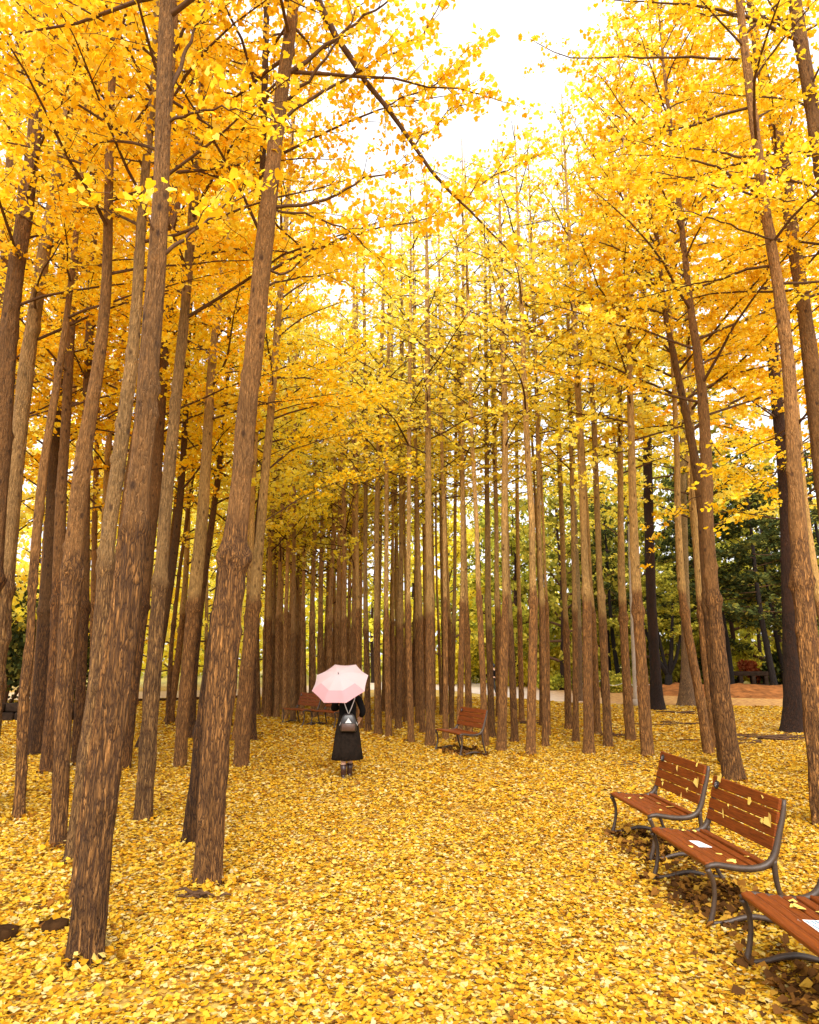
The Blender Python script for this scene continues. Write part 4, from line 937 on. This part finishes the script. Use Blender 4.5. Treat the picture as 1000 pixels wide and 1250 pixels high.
# stray leaves on the benches
lm_ = []
for s in range(4):
    A = Acc(); g = np.random.default_rng(s); A.add(*leaf_quads(np.zeros((1, 3)), .075, 50, g, fold=True)); lm_.append(A.mesh('fallen_leaf', M['leaf_one'], smooth=False))
g = random.Random(3); ta = R(15)
SEAT = ['on the seat of the farthest right bench', 'on the seat of the middle right bench', 'on the seat of the nearest right bench']
BACK = ['stuck to the backrest of the farthest right bench', 'stuck to the backrest of the middle right bench', None]
for bi, bn in enumerate((benches[1], B2, benches[2])):
    for k in range(7):
        o = link('fallen_leaf', lm_[k % 4]); x = g.uniform(-.5, .5); y = g.uniform(-.2, .14)
        if bi == 1 and abs(x + .02) < .16 and abs(y + .065) < .11: x += .3
        o.matrix_world = on_bench(bn, x, y, .447 - .10 * (y + .22) * (1 if y < 0 else .35) * .6, g.uniform(-.25, .1), g.uniform(-.2, .2), g.uniform(0, 6.28)) @ Matrix.Scale(g.uniform(.5, 1.0), 4)
        tag(o, 'small yellow ginkgo leaf lying ' + SEAT[bi], 'leaf', 'leaves on the right bench seats')
    if BACK[bi]:
        for k in range(7):
            o = link('fallen_leaf', lm_[k % 4]); s = g.choice((.16, .255, .35, .44, .11)) + g.uniform(-.02, .02); x = g.uniform(-.5, .5)
            if k == 0: x, s = .47, .27
            o.matrix_world = on_bench(bn, x, .262 + s * math.sin(ta) - .034, .455 + s * math.cos(ta), R(90) - ta + g.uniform(-.1, .1), 0, 0) @ Matrix.Rotation(g.uniform(0, 6.28), 4, 'Z') @ Matrix.Diagonal((g.choice((.25, .3, .8)) if k else 1.3, .9 if k else 1.3, 1, 1))
            tag(o, 'pale yellow ginkgo leaf ' + BACK[bi], 'leaf', 'leaves on the right bench backs')

A = Acc(); gen = np.random.default_rng(5)  # brown leaves under the benches; their darkness also stands in for bench shadow
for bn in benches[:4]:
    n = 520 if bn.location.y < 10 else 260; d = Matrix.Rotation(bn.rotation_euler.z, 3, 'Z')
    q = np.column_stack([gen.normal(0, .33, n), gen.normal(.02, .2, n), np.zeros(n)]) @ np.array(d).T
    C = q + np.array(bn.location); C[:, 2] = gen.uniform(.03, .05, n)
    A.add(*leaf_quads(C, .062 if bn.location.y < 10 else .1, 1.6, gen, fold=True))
tag(A.build('brown_litter_bench_shade', M['litter_brown_shade'], smooth=False), kind='stuff')

# ------------------------------------------------------------------ people
def skin_mesh(name, joints, edges, mat, parent, sub=2, root=0):
    me = bpy.data.meshes.new(name); me.from_pydata([j[0] for j in joints], edges, [])
    o = bpy.data.objects.new(name, me); COL.objects.link(o)
    md = o.modifiers.new('skin', 'SKIN'); md.use_smooth_shade = True
    lay = me.skin_vertices[0].data
    for i, j in enumerate(joints):
        r = j[1]; lay[i].radius = (r, r) if not isinstance(r, tuple) else r
        lay[i].use_root = (i == root)
    sb = o.modifiers.new('sub', 'SUBSURF'); sb.levels = sub; sb.render_levels = sub
    bpy.context.view_layer.update()
    ev = o.evaluated_get(bpy.context.evaluated_depsgraph_get())
    m2 = bpy.data.meshes.new_from_object(ev); m2.name = name
    o.modifiers.clear(); o.data = m2; m2.materials.clear(); m2.materials.append(mat)
    for p_ in m2.polygons: p_.use_smooth = True; p_.material_index = 0
    o.parent = parent
    return o

def body_joints(lh, rh, le, re, step=.0, fing=True):
    """figure facing +Y, about 1.62 m tall; lh/rh wrists, le/re elbows"""
    J, E = [], []
    def a(p, r): J.append((tuple(p), r)); return len(J) - 1
    def ch(i, *lst):
        for p, r in lst: k = a(p, r); E.append((i, k)); i = k
        return i
    pel = a((0, 0, .86), (.15, .105))
    ch4 = ch(pel, ((0, .0, 1.0), (.125, .09)), ((0, .0, 1.16), (.14, .095)), ((0, -.01, 1.28), (.12, .08)))
    ne = ch(ch4, ((0, -.01, 1.37), (.052, .052)))
    hd = ch(ne, ((0, .01, 1.44), (.062, .07)), ((0, .02, 1.52), (.077, .092)), ((0, .01, 1.585), (.06, .07)))
    nose = ch(hd - 1, ((0, .115, 1.50), (.016, .014)))
    for s in (-1, 1): ch(hd - 1, ((s * .082, .0, 1.50), (.012, .02)))
    for s, el, wr in ((-1, le, lh), (1, re, rh)):
        sh = ch(ch4, ((s * .10, -.01, 1.31), (.055, .055)), ((s * .175, -.01, 1.28), (.05, .05)))
        w = ch(sh, (el, (.036, .036)), (wr, (.024, .024)))
        d = Vector(wr) - Vector(el); d.normalize(); sd = d.cross(Vector((0, 0, 1))); sd = sd.normalized() if sd.length > .1 else Vector((1, 0, 0)); up = sd.cross(d)
        pm = Vector(wr) + d * .05; pk = ch(w, (pm, (.032, .02)))
        for k, (o_, L) in enumerate(((-.027, .062), (-.009, .072), (.009, .068), (.027, .052))):
            b0 = pm + d * .035 + up * o_
            q = ch(pk, (b0, (.0095, .0095)), (b0 + d * L * .5 + sd * s * -.012, (.009, .009)), (b0 + d * L * .75 + sd * s * -.035, (.0075, .0075)))
        ch(w, (Vector(wr) + d * .03 + up * .03, (.012, .012)), (Vector(wr) + d * .065 + up * .055 + sd * s * -.02, (.009, .009)))
    for s in (-1, 1):
        st = step * s
        hp = ch(pel, ((s * .085, 0, .80), (.088, .088)), ((s * .065, st * .5 + .01, .46), (.054, .056)), ((s * .052, st - .01, .28), (.045, .048)), ((s * .05, st - .02, .09), (.030, .032)))
        ch(hp, ((s * .054, st + .05, .045), (.032, .026)), ((s * .058, st + .13, .03), (.028, .018)))
    return J, E

def lathe(name, prof, mat, parent, folds=0, fa=0.0, n=40, cap=False, slit=None):
    V = []
    m = len(prof)
    for j, (z, rx, ry, cy) in enumerate(prof):
        for k in range(n):
            a = 2 * math.pi * k / n
            f = 1 + fa * (1 - j / (m - 1)) * math.sin(folds * a + 1.3) + fa * .5 * (1 - j / (m - 1)) * math.sin((folds + 3) * a)
            V.append((math.cos(a) * rx * f, cy + math.sin(a) * ry * f, z))
    A = Acc(); A.add(V, np.array([[j * n + k, j * n + (k + 1) % n, (j + 1) * n + (k + 1) % n, (j + 1) * n + k] for j in range(m - 1) for k in range(n)]))
    return A.build(name, mat, parent)

pp = ground(423, 949)
person = empty('person', pp, 'person in black top and long dark skirt walking away under the pink umbrella', 'person', rz=R(4))
LE, LW, RE, RW = (-.245, .03, 1.08), (-.10, .23, 1.15), (.265, .02, 1.05), (.215, .14, .93)
J, E = body_joints(LW, RW, LE, RE, step=.07)
skin_mesh('body', J, E, M['skin'], person)
TJ = [((0, 0, .90), (.165, .12)), ((0, 0, 1.02), (.15, .115)), ((0, 0, 1.16), (.165, .12)), ((0, -.01, 1.28), (.14, .10)), ((0, -.01, 1.355), (.07, .065)),
      ((-.11, -.01, 1.315), (.072, .07)), ((-.185, -.01, 1.27), (.07, .068)), (LE, (.056, .056)), ((LE[0] * .35 + LW[0] * .65, LE[1] * .35 + LW[1] * .65, LE[2] * .35 + LW[2] * .65), (.046, .046)),
      ((.11, -.01, 1.315), (.072, .07)), ((.185, -.01, 1.27), (.07, .068)), (RE, (.056, .056)), ((RE[0] * .25 + RW[0] * .75, RE[1] * .25 + RW[1] * .75, RE[2] * .25 + RW[2] * .75), (.046, .046))]
skin_mesh('top', TJ, [(0, 1), (1, 2), (2, 3), (3, 4), (3, 5), (5, 6), (6, 7), (7, 8), (3, 9), (9, 10), (10, 11), (11, 12)], M['black_cloth'], person)
lathe('skirt', [(.285, .255, .19, .0), (.29, .262, .20, 0), (.45, .238, .185, 0), (.65, .212, .17, 0), (.82, .185, .15, 0), (.93, .158, .125, 0), (1.0, .142, .115, 0)], M['skirt_cloth'], person, 7, .07)
for s in (-1, 1):
    st = .07 * s; A = Acc()
    A.tube([(s * 0.052, st - .015, .215), (s * 0.050, st - .02, .13), (s * 0.050, st - .012, .065), (s * 0.052, st, .03)], [.055, .046, .046, .042], 12)
    A.tube([(s * 0.050, st - .055, .028), (s * 0.052, st + .0, .034), (s * 0.055, st + .07, .034), (s * 0.059, st + .15, .022), (s * 0.060, st + .175, .016)], [.026, .042, .042, .034, .014], 12, sx=.95)
    A.box((s * 0.050, st - .045, .012), (.05, .05, .024), bev=.004)
    A.build('boot', M['boot'], person)
A = Acc()
n_, m_ = 22, 12; V = []
for j in range(m_ + 1):
    t = j / m_; z = 1.635 - t * .30; w = [.03, .085, .105, .113, .115, .115, .114, .113, .112, .11, .106, .10, .09][j]
    for k in range(n_):
        a = math.pi + .15 + (math.pi - .3) * k / (n_ - 1) if j > 4 else 2 * math.pi * k / (n_ - 1)
        V.append((math.cos(a) * w * (1 + .03 * math.sin(9 * a)), .005 + math.sin(a) * w * 1.02, z))
A.add(V, np.array([[j * n_ + k, j * n_ + k + 1, (j + 1) * n_ + k + 1, (j + 1) * n_ + k] for j in range(m_) for k in range(n_ - 1)]))
A.build('hair', M['hair'], person)
pm = Matrix.Translation(Vector(pp)) @ Matrix.Rotation(R(4), 4, 'Z')

# backpack: worn, so a thing of its own
bag = empty('backpack', (0, 0, 0), 'small black backpack with silver straps worn by the person in black', 'backpack'); bag.matrix_world = pm @ Matrix.Translation((.02, -.125, .745)) @ Matrix.Diagonal((.9, .9, .95, 1))
A = Acc(); prof = [(0, .135, .05), (.03, .15, .062), (.12, .15, .065), (.2, .135, .06), (.27, .105, .045), (.30, .07, .03)]
V = []
for z, rx, ry in prof:
    for k in range(24):
        a = 2 * math.pi * k / 24; c_, s_ = math.cos(a), math.sin(a)
        V.append((math.copysign(abs(c_) ** .5, c_) * rx, -.05 + math.copysign(abs(s_) ** .6, s_) * ry, z))
A.add(V, np.array([[j * 24 + k, j * 24 + (k + 1) % 24, (j + 1) * 24 + (k + 1) % 24, (j + 1) * 24 + k] for j in range(5) for k in range(24)]))
A.f.append(np.array([[k for k in range(24)][::-1]])); A.m.append(np.array([0])); A.f.append(np.array([[120 + k for k in range(24)]])); A.m.append(np.array([0]))
A.build('pouch', M['bag'], bag)
A = Acc(); A.box((0, -.112, .075), (.25, .03, .125), bev=.012); A.build('front_pocket', M['bag_brown'], bag)
A = Acc(); A.add([(-.06, -.118, .15), (.06, -.118, .15), (0, -.116, .235), (-.06, -.126, .15), (.06, -.126, .15), (0, -.122, .235)], np.array([[0, 1, 2], [5, 4, 3]])); A.add([(-.06, -.118, .15), (.06, -.118, .15), (0, -.116, .235), (-.06, -.126, .15), (.06, -.126, .15), (0, -.122, .235)], np.array([[0, 3, 4, 1], [1, 4, 5, 2], [2, 5, 3, 0]])); A.build('flap', M['strap'], bag, smooth=False)
for s in (-1, 1):
    A = Acc(); A.tube([(s * .005, -.06, .30), (s * .05, -.03, .40), (s * .105, -.012, .54), (s * .118, .03, .64), (s * .118, .14, .66)], [.016] * 5, 8, sx=.5); A.build('strap', M['strap'], bag)
    A = Acc(); A.tube([(s * .14, -.03, .16), (s * .165, .01, .10), (s * .17, .06, .12)], [.010] * 3, 8, sx=.5); A.build('strap', M['strap'], bag)

# umbrella, leaning back over the shoulder
axis = Vector((-.10, -.66, .74)).normalized()
cen = Vector(at(414.5, 829, pp[1] - .17))
um = empty('umbrella', cen, 'open pale pink umbrella, shade painted on lower panels, held by the person in black', 'umbrella')
um.rotation_euler = axis.to_track_quat('Z', 'Y').to_euler()
qi = axis.to_track_quat('Z', 'Y').to_matrix()
# turn the octagon so that an edge lies at the bottom
down = qi.transposed() @ Vector((0, 0, -1)); a_down = math.atan2(down.y, down.x)
RU, HU = .49, .20
def can(r, a):
    p8 = (a - a_down + math.pi / 8) % (math.pi / 4) - math.pi / 8
    edge = math.cos(math.pi / 8) / math.cos(p8)
    sag = .03 * r * (1 - (abs(p8) / (math.pi / 8)) ** 2)
    rr = RU * r * (edge - sag)
    return (math.cos(a) * rr, math.sin(a) * rr, HU * (1 - r ** 1.8) - .012 * (1 - (abs(p8) / (math.pi / 8)) ** 2) * r - HU * .45)
def cap_mesh(rs, offs, sel, name, mat):
    A = Acc(); V = []; n_ = 64
    for r in rs:
        for k in range(n_):
            p_ = can(r, a_down + 2 * math.pi * (k - 4) / n_); V.append((p_[0], p_[1], p_[2] + offs))
    F_ = [[j * n_ + k, j * n_ + (k + 1) % n_, (j + 1) * n_ + (k + 1) % n_, (j + 1) * n_ + k] for j in range(len(rs) - 1) for k in range(n_) if sel((k // 8))]
    used = np.unique(np.array(F_)); mp = {u: i for i, u in enumerate(used)}; A.add(np.array(V)[used], np.array([[mp[q] for q in f] for f in F_])); return A.build(name, mat, um)
cap_mesh([0.001, .1, .2, .3, .4, .5, .64], .004, lambda k: True, 'canopy', M['pink_pale'])
cap_mesh([.62, .72, .82, .91, 1.0], 0, lambda k: k in (0, 1, 7), 'shade_painted_lower_panels', M['pink'])  # outer band painted darker where the canopy faces down into shade
cap_mesh([.62, .72, .82, .91, 1.0], 0, lambda k: k not in (0, 1, 7), 'upper_panels', M['pink_pale'])
for k in range(8):
    a = a_down + math.pi / 8 + k * math.pi / 4; A = Acc()
    A.tube([np.array(can(r, a)) - np.array([0, 0, .006]) for r in np.linspace(.02, 1, 8)], [.0025] * 8, 5); A.build('rib', M['iron'], um)
A = Acc(); A.tube([(0, 0, HU * .55), (0, 0, HU * .55 + .045)], [.008, .005], 8); A.build('ferrule', M['badge'], um)
hand = pm @ Vector(LW); hl_ = qi.transposed() @ (hand - cen)
A = Acc(); A.tube([(0, 0, HU * .5), (0, 0, -.3), (hl_.x * .6, hl_.y * .6, hl_.z * .9), (hl_.x, hl_.y, hl_.z)], [.005] * 4, 8); A.build('shaft', M['iron'], um)
A = Acc(); A.tube([(hl_.x, hl_.y, hl_.z + .05), (hl_.x, hl_.y, hl_.z - .06)], [.014, .013], 10); A.build('handle', M['badge'], um)

# far figure seen between trunks
p2 = ground(603, 848)
walker = empty('person', p2, 'tiny distant person in dark clothes on the pale path between trunks', 'person', rz=R(60))
J, E = body_joints((-.23, .12, .86), (.23, -.04, .84), (-.24, .0, 1.08), (.24, -.05, 1.08), step=.16); skin_mesh('body', J, E, M['skin'], walker, 1)
TJ2 = [((0, 0, .86), (.17, .13)), ((0, 0, 1.1), (.16, .12)), ((0, 0, 1.28), (.15, .11)), ((0, 0, 1.36), (.07, .07)), ((-.185, 0, 1.27), (.07, .07)), ((-.24, 0, 1.08), (.055, .055)), ((-.232, .09, .91), (.045, .045)), ((.185, 0, 1.27), (.07, .07)), ((.24, -.05, 1.08), (.055, .055)), ((.232, -.045, .89), (.045, .045))]
skin_mesh('jacket', TJ2, [(0, 1), (1, 2), (2, 3), (2, 4), (4, 5), (5, 6), (2, 7), (7, 8), (8, 9)], M['black_cloth'], walker, 1)
PJ = [((0, 0, .88), (.16, .12)), ((-.085, 0, .80), (.10, .10)), ((-.075, -.07, .46), (.075, .075)), ((-.068, -.17, .08), (.06, .06)), ((.085, 0, .80), (.10, .10)), ((.075, .09, .46), (.075, .075)), ((.068, .14, .08), (.06, .06))]
skin_mesh('trousers', PJ, [(0, 1), (1, 2), (2, 3), (0, 4), (4, 5), (5, 6)], M['bag'], walker, 1)
A = Acc(); V = []
for j in range(7):
    for k in range(12): a = 2 * math.pi * k / 12; w = [.02, .07, .092, .1, .098, .09, .08][j]; V.append((math.cos(a) * w, -.02 + math.sin(a) * w * .95, 1.63 - j * .035))
A.add(V, np.array([[j * 12 + k, j * 12 + (k + 1) % 12, (j + 1) * 12 + (k + 1) % 12, (j + 1) * 12 + k] for j in range(6) for k in range(12)])); A.build('hair', M['hair'], walker)

# ------------------------------------------------------------------ camera, light, sky
cam = bpy.data.cameras.new('camera'); co = bpy.data.objects.new('camera', cam); COL.objects.link(co)
cam.sensor_fit = 'HORIZONTAL'; cam.sensor_width = 36; cam.lens = 36 * F / 1000
cam.clip_start = .05; cam.clip_end = 2000
co.location = (0, 0, CAMH); co.rotation_euler = (R(90) + PITCH, 0, 0)
SC.camera = co

EL, AZ = R(42), R(178)
sun = bpy.data.lights.new('sun', 'SUN'); so = bpy.data.objects.new('sun', sun); COL.objects.link(so)
sun.energy = 1.5; sun.angle = R(40); sun.color = (1, .95, .87)
sd = Vector((math.sin(AZ) * math.cos(EL), math.cos(AZ) * math.cos(EL), math.sin(EL)))   # towards the sun
so.rotation_euler = sd.to_track_quat('Z', 'Y').to_euler()
w = bpy.data.worlds.new('World'); SC.world = w; w.use_nodes = True
nt = w.node_tree; nt.nodes.clear()
sky = nt.nodes.new('ShaderNodeTexSky'); sky.sky_type = 'NISHITA'; sky.sun_disc = False
sky.sun_elevation = EL; sky.sun_rotation = AZ; sky.dust_density = 6.0; sky.air_density = 1.2; sky.ozone_density = 1.0
bw = nt.nodes.new('ShaderNodeRGBToBW'); nt.links.new(sky.outputs[0], bw.inputs[0])
mx = nt.nodes.new('ShaderNodeMixRGB'); mx.inputs[0].default_value = .9
nt.links.new(sky.outputs[0], mx.inputs[1]); nt.links.new(bw.outputs[0], mx.inputs[2])
bg = nt.nodes.new('ShaderNodeBackground'); bg.inputs[1].default_value = .15
cl = nt.nodes.new('ShaderNodeMixRGB'); cl.inputs[0].default_value = .75; cl.inputs[2].default_value = (3.4, 3.45, 3.6, 1)   # even white cloud cover
nt.links.new(mx.outputs[0], cl.inputs[1]); nt.links.new(cl.outputs[0], bg.inputs[0])
wo = nt.nodes.new('ShaderNodeOutputWorld'); nt.links.new(bg.outputs[0], wo.inputs[0])

SC.view_settings.view_transform = 'Standard'; SC.view_settings.look = 'None'; SC.view_settings.gamma = 1.0
SC.view_settings.exposure = 1.75
cy = SC.cycles
cy.max_bounces = 7; cy.diffuse_bounces = 4; cy.glossy_bounces = 2; cy.transmission_bounces = 5; cy.use_denoising = True
cy.sample_clamp_indirect = 8
